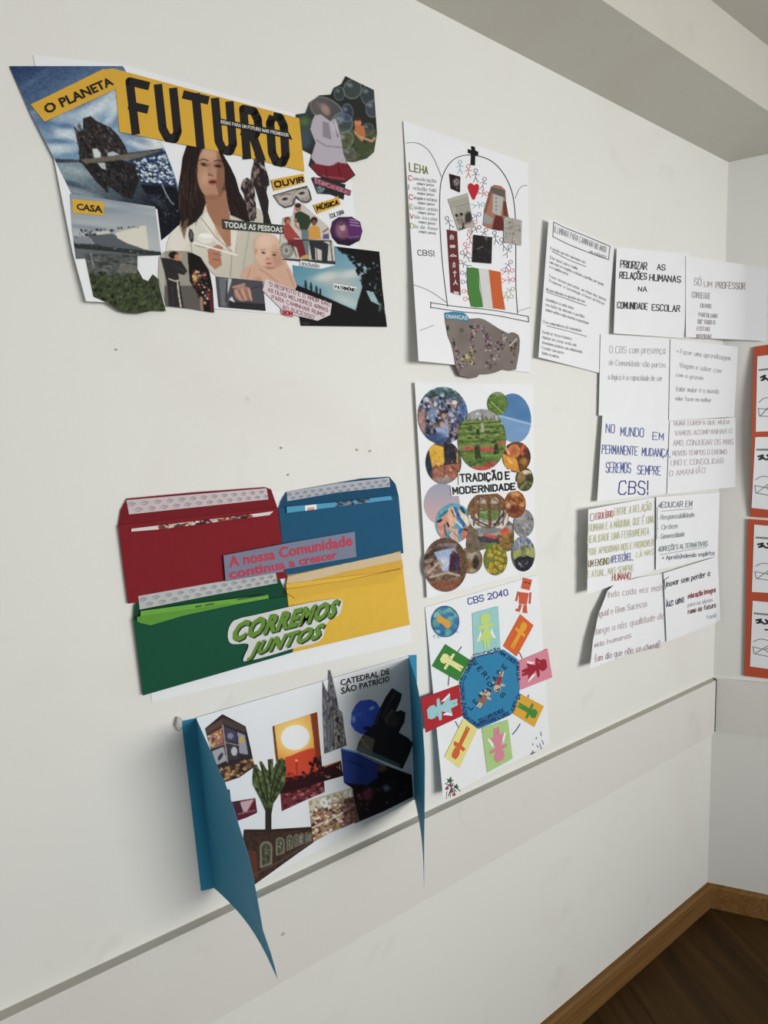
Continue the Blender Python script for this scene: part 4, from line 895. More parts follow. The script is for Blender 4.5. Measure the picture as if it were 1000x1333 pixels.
def p_gard(a, x, y, rx, ry):
    a.poly(Q((x - rx, y - ry - 2), (x + rx, y - ry - 2), (x + rx, y - ry + 13), (x - rx, y - ry + 14)), (150, 150, 148)); a.specks(36, Q((x - rx, y - ry + 6), (x + rx, y - ry + 5), (x + rx, y - ry + 14), (x - rx, y - ry + 16)), (.7, 1.5), [(66, 68, 70), (196, 196, 196), (90, 92, 92)], 90, 1.6)
    for i in range(14):
        yy = y - 24 + i * i * .28 + i * 1.7; a.line(Q((x - rx, yy + 2), (x + rx, yy - 2)), 1.4, (56, 74, 34) if i % 2 else (128, 146, 70), .8)
    a.specks(40, Q((x - rx, y - 26), (x + rx, y - 26), (x + rx, y + 6), (x - rx, y + 6)), (.7, 1.6), [(44, 60, 30), (140, 156, 84), (60, 80, 40)], 0, 2.4)
    for x0, y0, x1, y1 in ((-24, 8, -8, 13), (-4, 9, 16, 15), (20, 2, 32, 6), (-14, 34, 24, 42), (4, 28, 22, 34), (-22, 16, -16, 19)): a.poly(Q((x + x0, y + y0 + 1), (x + x1, y + y0), (x + x1 + 2, y + y1), (x + x0 - 2, y + y1)), (176, 76, 70))
    a.poly(Q((x - 30, y + 20), (x - 10, y + 15), (x - 6, y + 24), (x - 26, y + 28)), (96, 122, 56)); a.line(Q((x - 20, y + 34), (x + 2, y + 24), (x + 30, y + 30)), 3.4, (84, 112, 54)); a.line(Q((x - 22, y + 37), (x + 2, y + 27)), 1.3, (44, 60, 30)); a.line(Q((x + 2, y + 26), (x + 20, y + 38)), 1.4, (50, 70, 34))
    a.poly(Q((x - 10, y + 8), (x - 4, y + 6), (x - 1, y + 24), (x - 9, y + 26)), (44, 62, 34)); a.poly(Q((x + 16, y + 6), (x + 20, y + 4), (x + 22, y + 18), (x + 15, y + 20)), (44, 62, 34)); a.poly(Q((x - 2, y - 22), (x + 2, y - 22), (x + 3, y - 10), (x - 1, y - 9)), (176, 178, 160), .8); a.poly(Q((x - 7, y - 14), (x - 4, y - 15), (x - 3, y - 6), (x - 8, y - 6)), (38, 54, 30))
circ('round_photo', 627.7, 572.4, 31.5, 40, p_gard, 6, 'round photo of a formal hedge garden', base=(98, 122, 56))
def p_mark(a, x, y, rx, ry):
    a.poly(Q((x - 20, y - 26), (x, y - 20), (x + 1, y), (x - 10, y + 16), (x - 16, y + 8)), (216, 168, 46)).line(Q((x - 14, y - 16), (x - 6, y - 8), (x - 4, y)), 1, (180, 130, 30)).poly(Q((x + 1, y - 26), (x + 14, y - 24), (x + 18, y + 2), (x + 2, y + 4)), (40, 40, 50)).poly(Q((x - 20, y + 8), (x + 22, y), (x + 20, y + 20), (x - 12, y + 26)), (150, 92, 74)).specks(50, Q((x - 14, y - 2), (x + 22, y - 4), (x + 18, y + 20), (x - 10, y + 22)), (.7, 2), [(190, 110, 60), (110, 70, 56), (206, 160, 130), (80, 60, 56)], al=.8).ell(x - 20, y, 4, 20, (40, 50, 66), -12, 1, .2).line(Q((x + 18, y - 12), (x + 18, y)), 1.4, (190, 180, 60)).ell(x + 2, y + 24, 14, 5, (150, 140, 140), 0, .8, .4)
circ('round_photo', 577.5, 602, 23.5, 28.3, p_mark, 3, 'round photo of a yellow market stall', base=(84, 70, 62))
def p_oran(a, x, y, rx, ry):
    a.poly(Q((x - 18, y - 4), (x, y + 2), (x + 4, y + 20), (x - 16, y + 14)), (206, 142, 44)).line(Q((x - 12, y + 2), (x - 6, y + 8)), 2, (236, 190, 90)).ell(x - 3, y - 8, 8, 9, (190, 110, 56)).ell(x - 3, y - 8, 4, 5, (150, 84, 50), 0, .7, .5).ell(x + 10, y - 9, 5, 8, (206, 92, 66)).ell(x + 14, y - 4, 5, 12, (60, 40, 32), 0, .8, .4).ell(x + 10, y + 6, 5, 5, (190, 130, 60), 0, .8, .4).line(Q((x - 14, y - 12), (x - 10, y - 4)), 3, (230, 160, 120))
circ('round_photo', 672.7, 595, 18.4, 20, p_oran, 4, 'round photo of oranges', base=(96, 62, 34))
def p_pod(a, x, y, rx, ry):
    a.ell(x - 4, y - 3, 5, 8, (140, 110, 66), 20).ell(x + 3, y - 9, 6, 3, (206, 196, 160), 10).line(Q((x - 6, y + 13), (x + 4, y + 2), (x + 9, y + 6)), 2, (130, 140, 76)).ell(x + 6, y - 2, 4, 6, (50, 50, 34), 0, .8, .3)
circ('round_photo', 683, 624, 11.6, 15.5, p_pod, 3, 'small round photo of plants', base=(84, 78, 48))
circ('round_photo', 575.3, 656, 23.5, 27, lambda a, x, y, rx, ry: a.grad(x, y - ry, x, y + ry, (150, 156, 176), (206, 164, 162)), 2, 'round photo of a pink evening sky', base=(190, 170, 176))
def p_mur(a, x, y, rx, ry):
    for p, c in ((Q((x - 22, y), (x - 8, y - 14), (x - 4, y + 4), (x - 16, y + 26)), (206, 140, 118)), (Q((x - 8, y - 18), (x + 2, y - 22), (x + 4, y), (x - 6, y + 8)), (222, 176, 148)), (Q((x + 6, y - 18), (x + 18, y - 8), (x + 22, y + 6), (x + 12, y)), (226, 206, 176)), (Q((x + 12, y + 6), (x + 24, y + 2), (x + 22, y + 24), (x + 10, y + 26)), (196, 106, 84)), (Q((x - 4, y + 6), (x + 6, y + 8), (x + 6, y + 28), (x - 6, y + 28)), (220, 170, 146))): a.poly(p, c)
    for p, c, w in ((Q((x + 2, y - 20), (x + 8, y - 6), (x + 14, y + 2), (x + 8, y + 12)), (40, 96, 156), 4), (Q((x - 12, y + 2), (x - 10, y + 14), (x - 4, y + 20)), (60, 110, 140), 2.4), (Q((x - 18, y - 8), (x - 8, y - 16)), (50, 110, 130), 3), (Q((x - 3, y - 18), (x + 1, y - 8)), (60, 50, 50), 1.4), (Q((x + 10, y - 20), (x + 14, y - 14)), (44, 40, 44), 3), (Q((x - 20, y - 2), (x - 16, y - 4)), (40, 36, 40), 3.6), (Q((x - 8, y), (x - 6, y + 4)), (50, 40, 40), 2.6), (Q((x - 13, y + 22), (x - 2, y + 10), (x + 6, y + 18)), (90, 140, 160), 1.4), (Q((x + 14, y + 8), (x + 20, y + 10)), (50, 36, 40), 2.4), (Q((x + 4, y - 2), (x + 12, y + 6)), (226, 232, 236), 1.4)): a.line(p, w, c)
circ('round_photo', 590.5, 681, 23.8, 26, p_mur, 3, 'round photo of a blue and pink mural', base=(96, 156, 176))
def p_misc(a, x, y, rx, ry):
    a.poly(Q((x - 20, y - 12), (x + 24, y - 12), (x + 22, y), (x - 20, y + 2)), (150, 156, 162)).poly(Q((x - 22, y + 2), (x + 6, y + 4), (x + 8, y + 12), (x - 18, y + 10)), (60, 60, 70)).line(Q((x - 12, y), (x + 2, y + 4)), 4, (190, 72, 60)).line(Q((x - 10, y - 3), (x + 4, y - 3)), 2, (176, 140, 70)).ell(x + 16, y + 6, 8, 14, (140, 104, 50), 0, 1, .2).ell(x + 14, y - 4, 7, 5, (196, 92, 60)).ell(x + 24, y + 6, 4, 7, (96, 90, 48)).line(Q((x - 14, y + 20), (x - 4, y + 13), (x + 2, y + 12)), 4, (86, 130, 50)).line(Q((x - 2, y + 16), (x + 4, y + 14)), 3, (180, 50, 60)).specks(40, Q((x + 6, y), (x + 28, y), (x + 26, y + 18), (x + 10, y + 20)), (.6, 1.6), [(110, 80, 40), (170, 130, 60), (70, 60, 34)], al=.7)
circ('round_photo', 643, 696, 28, 24, p_misc, 3.6, 'photo cut-out of food and a grey arcade', base=(110, 96, 78), pts=smoothpts(Q((613, 676), (640, 680), (668, 676), (670, 700), (668, 716), (656, 719), (640, 714), (625, 716), (610, 722), (606, 706)), 1))
def p_arch(a, x, y, rx, ry):
    a.poly(Q((x - 26, y + 3), (x + 26, y - 4), (x + 24, y + 30), (x - 26, y + 30)), (206, 206, 202)).poly(Q((x - 26, y + 22), (x, y + 18), (x + 26, y + 22), (x + 20, y + 30), (x - 20, y + 30)), (120, 124, 126))
    a.ell(x + 1, y + 1, 15, 9, (92, 124, 66), 0, 1, .1).ell(x - 6, y - 2, 6, 3, (140, 160, 110), 0, .8, .4)
    for cx in (-9, 9): a.ell(x + cx, y - 12, 6, 8, (170, 160, 150)).poly(Q((x + cx - 6, y - 12), (x + cx + 6, y - 12), (x + cx + 6, y - 5), (x + cx - 6, y - 5)), (120, 92, 66))
    for xa, xb, w in ((-20, -19, 2.2), (-12, -13, 2.2), (1, 2, 4), (15, 13, 2.2), (21, 19, 2)): a.line(Q((x + xa, y - 18), (x + xb, y + 16)), w, (96, 66, 42))
    for r in (17, 21, 25): a.ell(x, y - 4, r, r, (118, 84, 54), 0, .8, 0, .12)
    a.line(Q((x - 22, y + 6), (x, y + 18)), 2.4, (84, 80, 78)); a.line(Q((x + 8, y + 16), (x + 20, y + 1)), 3.2, (56, 66, 70)); a.line(Q((x - 20, y - 2), (x + 22, y - 6)), 2, (110, 80, 54))
    a.specks(30, Q((x - 24, y - 24), (x + 24, y - 24), (x + 22, y - 14), (x - 24, y - 12)), (.6, 1.5), [(140, 104, 66), (84, 58, 38)], al=.7)
circ('round_photo', 636, 667.5, 27.5, 27.5, p_arch, 4, 'round photo of a carved stone arcade', base=(124, 92, 62))
def p_food(a, x, y, rx, ry):
    a.specks(44, ellipse(x, y - 4, 12, 12), (1, 2.6), [(176, 104, 48), (206, 142, 76), (110, 60, 30)], 20, 2.2, .8).ell(x - 2, y + 6, 8, 6, (104, 42, 30), 0, .9, .3).ell(x - 9, y + 2, 3, 4, (206, 206, 200), 0, .5, .5)
circ('round_photo', 671, 656.5, 13.8, 18, p_food, 5, 'round photo of a meat dish', base=(128, 72, 36))
def p_stat(a, x, y, rx, ry):
    a.specks(60, ellipse(x, y, 12, 16), (1, 2.6), [(112, 112, 112), (166, 166, 166), (140, 140, 142), (92, 92, 94)], 50, 1.8, .8).ell(x - 3, y - 5, 6, 8, (150, 150, 150), 20, .8, .4)
circ('round_photo', 682, 681, 13.4, 18.2, p_stat, 4.4, 'round photo of a grey statue', base=(132, 132, 134))
def p_cave(a, x, y, rx, ry):
    a.specks(70, ellipse(x, y, 27, 33), (1.4, 4), [(84, 64, 52), (150, 130, 112), (60, 46, 40), (116, 94, 78)], -35, 2.4, .7).poly(Q((x - 15, y - 16), (x - 2, y - 20), (x + 12, y - 22), (x + 16, y - 12), (x + 14, y + 8), (x - 4, y + 8), (x - 10, y - 6)), (150, 168, 200)).ell(x - 2, y - 2, 6, 7, (190, 200, 214), 0, .8, .5)
    a.poly(Q((x + 6, y - 14), (x + 12, y - 18), (x + 18, y - 10), (x + 19, y + 8), (x + 4, y + 8)), (70, 34, 44)).line(Q((x + 14, y - 10), (x + 15, y + 6)), 4, (50, 50, 96)).ell(x + 10, y - 16, 2, 2.4, (90, 60, 50)).line(Q((x - 22, y + 10), (x - 8, y - 4), (x - 4, y + 2)), 3.6, (176, 156, 140)).line(Q((x - 14, y + 6), (x - 20, y + 16)), 3, (150, 126, 108)).poly(Q((x - 28, y + 22), (x + 20, y + 18), (x + 14, y + 34), (x - 16, y + 34)), (130, 82, 62)).line(Q((x - 20, y + 16), (x + 2, y + 10), (x + 18, y + 14)), 3, (170, 154, 138)).line(Q((x + 22, y - 30), (x + 23, y + 26)), 5, (96, 70, 44)).line(Q((x - 8, y - 26), (x + 14, y - 26)), 4, (122, 108, 116))
circ('round_photo', 580.2, 735.3, 28.5, 35.2, p_cave, 5, 'large round photo of a cave painting scene', base=(98, 76, 62))
def p_nut(a, x, y, rx, ry):
    a.ell(x + 2, y - 6, 8, 7, (170, 160, 142), 0, .9, .3).ell(x + 6, y + 3, 4, 9, (40, 34, 28), 0, .9, .3).ell(x - 6, y + 8, 7, 8, (128, 96, 58), 0, .8, .3).specks(16, ellipse(x - 6, y + 6, 7, 9), (.6, 1.4), [(84, 60, 38), (160, 124, 80)]).ell(x + 1, y + 14, 6, 3, (176, 160, 140), 0, .7, .4)
circ('round_photo', 613.5, 729, 15, 18, p_nut, 3.2, 'round photo of stacked logs', base=(120, 100, 74))
def p_sun(a, x, y, rx, ry):
    for i in range(34):
        px, py = a.rng.uniform(x - rx, x + rx), a.rng.uniform(y - ry, y + ry); s = 1.3 + (py - (y - ry)) / (2 * ry) * 1.6
        a.ell(px, py, s, s, (222, 180, 44)).ell(px, py, s * .4, s * .4, (70, 44, 24))
circ('round_photo', 645.5, 728.6, 15.4, 20.5, p_sun, 4.6, 'round photo of sunflowers', base=(112, 116, 44))
def p_plaz(a, x, y, rx, ry):
    a.poly(Q((x - 15, y - 22), (x + 16, y - 22), (x + 16, y - 6), (x - 15, y - 6)), (130, 134, 156)).specks(30, Q((x - 15, y - 20), (x + 15, y - 20), (x + 15, y - 2), (x - 15, y - 2)), (.7, 1.8), [(84, 96, 140), (170, 176, 190), (150, 160, 110)], 90, 2).poly(Q((x - 14, y - 4), (x + 4, y - 8), (x + 16, y - 6), (x + 14, y + 4), (x, y + 6), (x - 12, y + 8)), (158, 162, 96)).poly(Q((x - 12, y + 8), (x, y), (x + 14, y + 6), (x + 10, y + 24), (x - 8, y + 24)), (38, 38, 46)).poly(Q((x - 3, y - 10), (x + 4, y - 12), (x + 3, y + 4), (x - 3, y + 4)), (120, 124, 84)).specks(12, Q((x - 6, y + 10), (x + 8, y + 10), (x + 6, y + 20), (x - 4, y + 20)), (.5, 1), [(150, 150, 158)])
circ('round_photo', 681.3, 721, 15.4, 23, p_plaz, 4.2, 'round photo of a square with fountains', base=(96, 100, 92))
tt = cut('title_label', S3, Q((596.5, 615), (640, 612), (665, 611), (666.5, 627.5), (673, 627), (674.5, 639), (640, 643), (588, 646), (586.5, 632.5), (597.5, 631)), PAPER, c3, .0026, cell=30, label='white title label')
TXT = mat('title_print', (46, 48, 54), .6)
ink('lettering', S3, letter('TRADIÇÃO E', Q((599, 617.8), (663, 614.4), (663.4, 623.4), (600, 627.4)), 0, 1.9, 2.2), 2.15, TXT, tt, .0029)
ink('lettering', S3, letter('MODERNIDADE', Q((589.6, 635), (670.4, 629.2), (670.8, 637), (590.4, 643.2)), 0, 1.9), 2.15, TXT, tt, .0029)

# ================================================================== 4 values wheel poster
q4 = Q((553.5, 790.5), (700.5, 748), (716, 968), (577, 1038.5))
c4 = thing('values_wheel_poster', 'white poster with coloured paper figures around a blue octagon, below the round photos', 'poster', centre(q4))
S4 = Surf(q4, lambda u, v: .024 * np.clip(1 - u, 0, 1) ** 3.5 * v ** 1.3 + .001)
sheet('paper_sheet', S4, c4, PAPER, 18)
CARD = {}
def card(c): 
    k = '%d_%d_%d' % c
    if k not in CARD: CARD[k] = mat('coloured_card_' + k, c, .8, .03, 40)
    return CARD[k]
GB = Q((-.28, -1), (.28, -1), (.42, -.8), (.42, -.55), (.2, -.38), (.75, -.36), (.8, -.16), (.22, -.14), (.24, .3), (.26, 1), (.04, 1), (0, .5), (-.04, 1), (-.26, 1), (-.24, .3), (-.22, -.14), (-.8, -.16), (-.75, -.36), (-.2, -.38), (-.42, -.55), (-.42, -.8))
GG = Q((-.28, -1), (.28, -1), (.42, -.8), (.42, -.55), (.18, -.4), (.7, -.34), (.72, -.18), (.18, -.12), (.62, .55), (.26, .5), (.22, 1), (.04, 1), (0, .55), (-.04, 1), (-.22, 1), (-.26, .5), (-.62, .55), (-.18, -.12), (-.72, -.18), (-.7, -.34), (-.18, -.4), (-.42, -.55), (-.42, -.8))
def fig(q, c, fc, girl, up, lab):
    """a square card with a paper-doll figure; up = index of the corner that starts the edge above its head"""
    k_ = cut('figure_card', S4, q, card(c), c4, .0012, cell=20, label=lab)
    qq = q[up:] + q[:up]; H = homography(qq)
    sh = GG if girl else GB
    pts = [tuple(p) for p in hmap(H, [(.5 + x * .46, .5 + y * .40) for x, y in sh])]
    if girl:
        for s in (-1, 1): cut('paper_wing', S4, [tuple(p) for p in hmap(H, [(.5 + s * .2, .46), (.5 + s * .36, .72), (.5 + s * .14, .7)])], PAPER, k_, .0015, cell=20)
    cut('paper_doll', S4, pts, card(fc), k_, .0018, cell=20)
fig(Q((615, 798), (648.7, 788.7), (651.8, 845.6), (617, 852.4)), (150, 200, 200), (188, 214, 120), 1, 0, 'pale teal card with a light green girl figure')
fig(Q((677.7, 799.5), (694.8, 814), (672.8, 854.6), (655.2, 841)), (214, 96, 40), (224, 160, 40), 0, 0, 'orange card with an amber boy figure')
fig(Q((675, 860), (713, 844.5), (719.3, 881.6), (676.8, 898.5)), (214, 132, 150), (160, 32, 52), 1, 1, 'pink card with a dark red girl figure')
fig(Q((678, 903), (708.3, 919.2), (695.7, 946.4), (667, 928.4)), (218, 164, 44), (62, 140, 62), 0, 1, 'yellow card with a green boy figure')
fig(Q((627.3, 948), (661.5, 936.8), (667.6, 987.4), (634.5, 1005.8)), (168, 204, 130), (214, 130, 150), 1, 2, 'light green card with a pink girl figure')
fig(Q((603, 936), (622, 948), (598, 999.8), (578.7, 985)), (226, 218, 130), (208, 96, 44), 0, 2, 'pale yellow card with an orange boy figure')
fig(Q((548, 909.3), (598, 891.3), (602.3, 931.8), (554.2, 954)), (176, 34, 46), (150, 200, 204), 1, 3, 'red card with a pale blue girl figure')
fig(Q((580, 838.4), (613, 859.6), (596.7, 886.8), (562.5, 867)), (56, 128, 56), (224, 222, 150), 0, 3, 'green card with a cream boy figure')
oc = Q((617.6, 855.8), (637, 850.5), (655.9, 845.6), (673.9, 858), (675.5, 882), (676.6, 905.3), (666, 930), (645, 940), (623.3, 949), (604, 934.5), (599, 886))
ok_ = cut('octagon_card', S4, oc, card((40, 128, 172)), c4, .0024, cell=20, label='blue octagon with two small paper dolls')
BEI = card((196, 176, 152)); BRO = card((136, 104, 92))
for cx, cy, an, g_ in ((630, 909, 32, 1), (650, 887, 195, 0)):
    t = math.radians(an); T = lambda P, s=1: [(cx + 11 * s * (x * math.cos(t) - y * 1.25 * math.sin(t)), cy + 11 * s * (x * math.sin(t) + y * 1.25 * math.cos(t))) for x, y in P]
    d_ = cut('paper_doll', S4, T(GB), BEI, ok_, .0028, cell=20)
    cut('doll_clothes', S4, T(Q((-.2, -.34), (.2, -.34), (.6, .5), (-.6, .5)) if g_ else Q((-.24, -.36), (.24, -.36), (.24, .5), (-.24, .5))), BRO if g_ else card((160, 52, 48)), ok_, .0031, cell=20)
    cut('doll_hair', S4, T(Q((-.42, -.75), (-.28, -1.02), (.28, -1.02), (.42, -.75), (.3, -.8), (-.3, -.8))), card((52, 60, 84)) if g_ else card((190, 170, 140)), ok_, .0031, cell=20)
NAVY = inkm((36, 50, 110), 'navy_felt'); DKB = inkm((28, 40, 62), 'dark_felt')
def ringtext(txt, pts, h, w, m, nm='handwriting', layer=.0034):
    L = []; 
    for i, ch in enumerate(txt):
        if ch == ' ': continue
        x, y, an = pts(i / max(1, len(txt) - 1)); t = math.radians(an)
        R = lambda a_, b_: (x + a_ * math.cos(t) - b_ * math.sin(t), y + a_ * math.sin(t) + b_ * math.cos(t))
        L += letter(ch, [R(-h * .35, -h / 2), R(h * .35, -h / 2), R(h * .35, h / 2), R(-h * .35, h / 2)], .1)
    ink(nm, S4, L, w, m, ok_, layer)
def seg(a, b, an=None):
    g_ = math.degrees(math.atan2(b[1] - a[1], b[0] - a[0])) if an is None else an
    return lambda t: (a[0] + (b[0] - a[0]) * t, a[1] + (b[1] - a[1]) * t, g_)
ringtext('VERITAS', seg((619, 864), (655, 905)), 6, .9, DKB)
ringtext('LEALDADE', seg((613, 921), (657, 868)), 6, .9, DKB)
for tx, A1, B1 in (('EDUCAÇÃO', (619, 854), (650, 846)), ('AMIZADE', (653, 850), (671, 862)), ('FAMILIA', (674, 864), (676, 884)), ('JUSTIÇA', (667, 926), (676, 905)), ('RESPONSABILIDADE', (624, 944), (662, 929)), ('SOLIDARIEDADE', (625, 938), (655, 925)), ('HUMILDADE', (605, 932), (622, 945)), ('COMUNIDADE', (601.5, 890), (606, 930)), ('RESPEITO', (616, 858), (603, 884))):
    ringtext(tx, seg(A1, B1), 4.2, .75, NAVY)
ink('drawn_ring', S4, [curve([(636 + 54 * math.cos(math.radians(a_)) * .97, 897 + 74 * math.sin(math.radians(a_))) for a_ in range(s_, e_, 5)], 1) for s_, e_ in ((208, 232), (258, 272), (312, 330), (6, 18), (38, 58), (86, 100), (130, 146), (184, 196))], 1.2, inkm((72, 74, 130), 'violet_felt'), c4)
er = cut('earth_disc', S4, ellipse(579.8, 809, 18.4, 20.6, 30), None, c4, .0012, Art(560, 787, 600, 831, (70, 140, 168)).specks(60, ellipse(579.8, 809, 18, 20), (1.4, 4), [(44, 92, 156), (120, 184, 180), (50, 110, 160), (90, 160, 150)], 20, 1.5, .8).line(ellipse(579.8, 809, 17.6, 19.8), 1.2, (36, 66, 120)).blur(1), cell=1.0, label='drawn planet earth')
cut('gold_continent', S4, smoothpts(Q((568, 804), (572, 800), (580, 806), (587, 808), (587, 816), (582, 819), (576, 812), (570, 810)), 1), card((214, 158, 56)), er, .0016, cell=20)
ink('handwriting', S4, hand('TERRA', 563, 832, 34, 4, -.25), .6, inkm((120, 150, 190), 'pale_blue'), c4)
ink('handwriting', S4, letter('CBS 2040', Q((609, 779), (660.5, 767), (661.5, 774.5), (610, 787)), .25), 1.25, inkm((70, 74, 150), 'blue_felt'), c4)
RBT = card((204, 88, 58))
rb = cut('robot_body', S4, Q((676.3, 770.5), (688.7, 772), (686, 787.3), (676, 786)), RBT, c4, .0012, cell=20, label='orange paper robot')
for p in (Q((681.8, 752), (693, 754.6), (689.6, 768.5), (678.8, 765.8)), Q((674.3, 769.6), (676.4, 770.6), (673.4, 783), (671.2, 782)), Q((690, 771), (692.2, 771.4), (691, 786.2), (688.8, 785.8)), Q((676.4, 786.6), (680, 787.2), (677, 796.6), (671.6, 795.4), (672, 792.6), (675.4, 792)), Q((682.4, 787.4), (686, 787.6), (686.4, 794.8), (687, 798.4), (680.8, 797.6), (681.2, 794.4))):
    cut('robot_piece', S4, p, RBT, rb, .0013, cell=20)
ink('drawn_eyes', S4, [Q((683.5, 758), (685.5, 758.6)), Q((688, 759), (690, 759.6))], 1.6, inkm((110, 50, 30), 'brown'), rb, .0017)
ink('drawn_plants', S4, [Q((584, 1036), (590, 1020)), Q((594, 1030), (588, 1026)), Q((599, 1030), (594, 1024)), Q((585, 1022), (580, 1020))] + [[(586 + math.cos(a_) * r_, 1016 + math.sin(a_) * r_) for a_ in (0, 2.5, 5, 1.2, 3.6)] for r_ in (2.5, 4)] + [[(594 + math.cos(a_) * 3, 1024 + math.sin(a_) * 3) for a_ in (0, 2.5, 5, 1.2, 3.6)]], 1.3, inkm((44, 100, 70), 'green_felt'), c4)
ink('drawn_plants', S4, [[(x_ + math.cos(a_) * 2.2, y_ + math.sin(a_) * 2.2) for a_ in (0, 2.5, 5, 1.2)] for x_, y_ in ((582, 1026), (588, 1030), (591, 1034), (586, 1022))], 1.4, inkm((150, 40, 66), 'crimson_felt'), c4)
ink('drawn_plants', S4, [Q((582, 1030), (581, 1040)), Q((587, 1032), (586, 1038)), Q((592, 1028), (590, 1036))], .7, PENB, c4)
ink('drawn_marks', S4, [Q((694, 977), (692, 982), (697, 979)), Q((703, 968), (705, 975)), Q((706, 964), (708, 969)), Q((699, 970), (701, 973)), Q((704, 953), (705, 958)), Q((698, 962), (699, 960)), Q((694, 968), (694, 970))], .9, inkm((96, 92, 120), 'grey_violet'), c4)
# ================================================================== 5 the four envelopes
qe = Q((160, 655), (515, 625), (536, 836), (197, 914))
FL = Surf(qe, None, base=0.0)
bk = mesh_obj('backing_paper', [(0, 0, 0)], [], PAPER); bpy.data.objects.remove(bk)
o_ = centre(qe)
bp = thing('backing_paper', 'plain white sheet behind the four coloured envelopes', 'paper', o_)
cut('paper_sheet', FL, Q((178, 668), (356, 640), (512, 634), (536.5, 836), (197.5, 914)), PAPER, bp, .001, cell=25)
def env(nm, lab, body, flap, strip, c, dark, base, lining=None, extra=None, stripc=(186, 184, 186), pat=True):
    t = thing('envelope', lab, 'envelope', centre(body, base), 'coloured envelopes pasted in a block')
    m = mat('envelope_' + nm, c, .78, .03, 60, .12); md = mat('envelope_inside_' + nm, dark, .8, .03, 60, .1)
    cut('flap', FL, flap, md, t, base - .0018, cell=30, th=.0012, label='raised ' + nm + ' flap')
    SF = Surf(body, lambda u, v: .0035 * np.sin(np.pi * np.clip(u, 0, 1)) * np.sin(np.pi * np.clip(v, 0.0, 1)) ** .5 + .0015 * (1 - v), base)
    b_ = cut('body', SF, body, m, t, 0.0, cell=9, th=.0035)
    if strip:
        s_ = cut('adhesive_strip', FL, strip, mat('adhesive_strip_' + nm, stripc, .5), t, base - .001, cell=30, label='pale peel-off strip along the flap')
        if pat:
            H = homography(strip if len(strip) == 4 else [strip[0], strip[2], strip[3], strip[5]]); L = []
            n = 13
            for i in range(n):
                for j in range(2):
                    u = (i + .3 + .45 * (j % 2)) / n; v = .3 + .42 * j
                    L += [[tuple(p) for p in hmap(H, [(u - .02, v), (u, v - .12), (u + .022, v - .02), (u + .005, v + .13), (u - .015, v + .1)])], [tuple(p) for p in hmap(H, [(u - .005, v), (u + .01, v)])]]
            ink('printed_pattern', FL, L, .7, inkm((142, 138, 140), 'pale_grey'), s_, base - .0004)
    return t
e1 = env('red', 'red envelope with a raised flap, upper left of the four envelopes',
    Q((153.5, 684), (361.5, 661), (371.6, 744), (376, 752), (166.7, 786)), Q((153.5, 684.5), (157, 664), (165, 649), (250, 641), (345, 634), (353, 637), (361.5, 661.5), (361.5, 664), (154, 688)),
    Q((164.6, 651), (347, 635.5), (349.5, 650), (168, 669.7)), (128, 24, 34), (118, 24, 34), .006, stripc=(196, 182, 186))
def photo_slip(parent, pts, base, col, spk=None, pal=None, lab=None, lines=None):
    P = np.array(pts); lo, hi = P.min(0), P.max(0); a = Art(lo[0] - 1, lo[1] - 1, hi[0] + 1, hi[1] + 1, col)
    if spk: a.specks(spk[0], spk[1], (.8, 2.2), pal, 0, 1.6)
    for l in lines or []: a.line(*l)
    a.blur(1); return cut('paper_slip', FL, pts, None, parent, base, a, cell=1.2, label=lab)
photo_slip(e1, Q((171, 688.3), (215, 683), (300, 673), (356, 665.5), (351, 670.5), (300, 677), (215, 688.5), (171, 692)), .0115, (212, 208, 204), (130, Q((208, 683), (328, 668), (328, 676), (208, 690))), [(52, 36, 36), (120, 70, 50), (190, 160, 140), (34, 28, 30), (150, 60, 44)], 'edge of a printed leaflet inside the red envelope')
e2 = env('blue', 'dark blue envelope holding light blue leaflets, upper right of the four',
    Q((363, 661.5), (519, 645), (525.4, 720), (371.6, 749)), Q((363, 663), (366, 652), (373, 640.5), (420, 632), (470, 623), (507, 620.5), (515, 630), (519, 645.5), (519, 650), (364, 667)),
    Q((373.5, 640.5), (440, 629), (507, 621.5), (508, 633.6), (440, 641), (374, 652.5)), (26, 84, 118), (22, 74, 106), .0062, stripc=(166, 172, 182))
photo_slip(e2, Q((373, 659.8), (440, 653.5), (509, 645.5), (511, 650.5), (440, 659.5), (373.7, 667.8)), .0118, (70, 152, 188), (36, Q((438, 652), (482, 648), (482, 656), (438, 660))), [(70, 70, 84), (120, 128, 140), (40, 46, 60)], 'light blue leaflet inside the blue envelope')
cut('leaflet_logo', FL, Q((397, 658.3), (412, 656.5), (412.5, 663), (397.5, 665)), PAPER, e2, .0122, cell=20, label='white printed patch')
ink('printed_mark', FL, [Q((401, 662), (409, 661)), Q((401, 664), (409, 663))], 1.3, inkm((196, 110, 60), 'amber'), e2, .0126)
e3 = env('green', 'dark green envelope holding bright green papers, lower left of the four',
    Q((173.5, 806), (373.7, 776.3), (381, 849.3), (186, 905.5)), Q((173.5, 807), (175, 790), (181, 776), (359.4, 745.6), (364, 753), (372, 771), (373.7, 777), (350, 784), (174, 811)),
    Q((180, 776), (270, 760), (359, 745.5), (361.4, 759), (270, 776), (182, 793.5)), (20, 80, 58), (18, 70, 50), .0086, stripc=(180, 184, 184))
GL = mat('bright_green_paper', (106, 168, 62), .75); GL2 = mat('leaf_green_paper', (92, 152, 52), .75)
cut('paper_slip', FL, Q((183, 795.5), (260, 785), (349, 774), (350, 779), (260, 795), (183, 804)), GL, e3, .0136, cell=20, label='bright green folded paper')
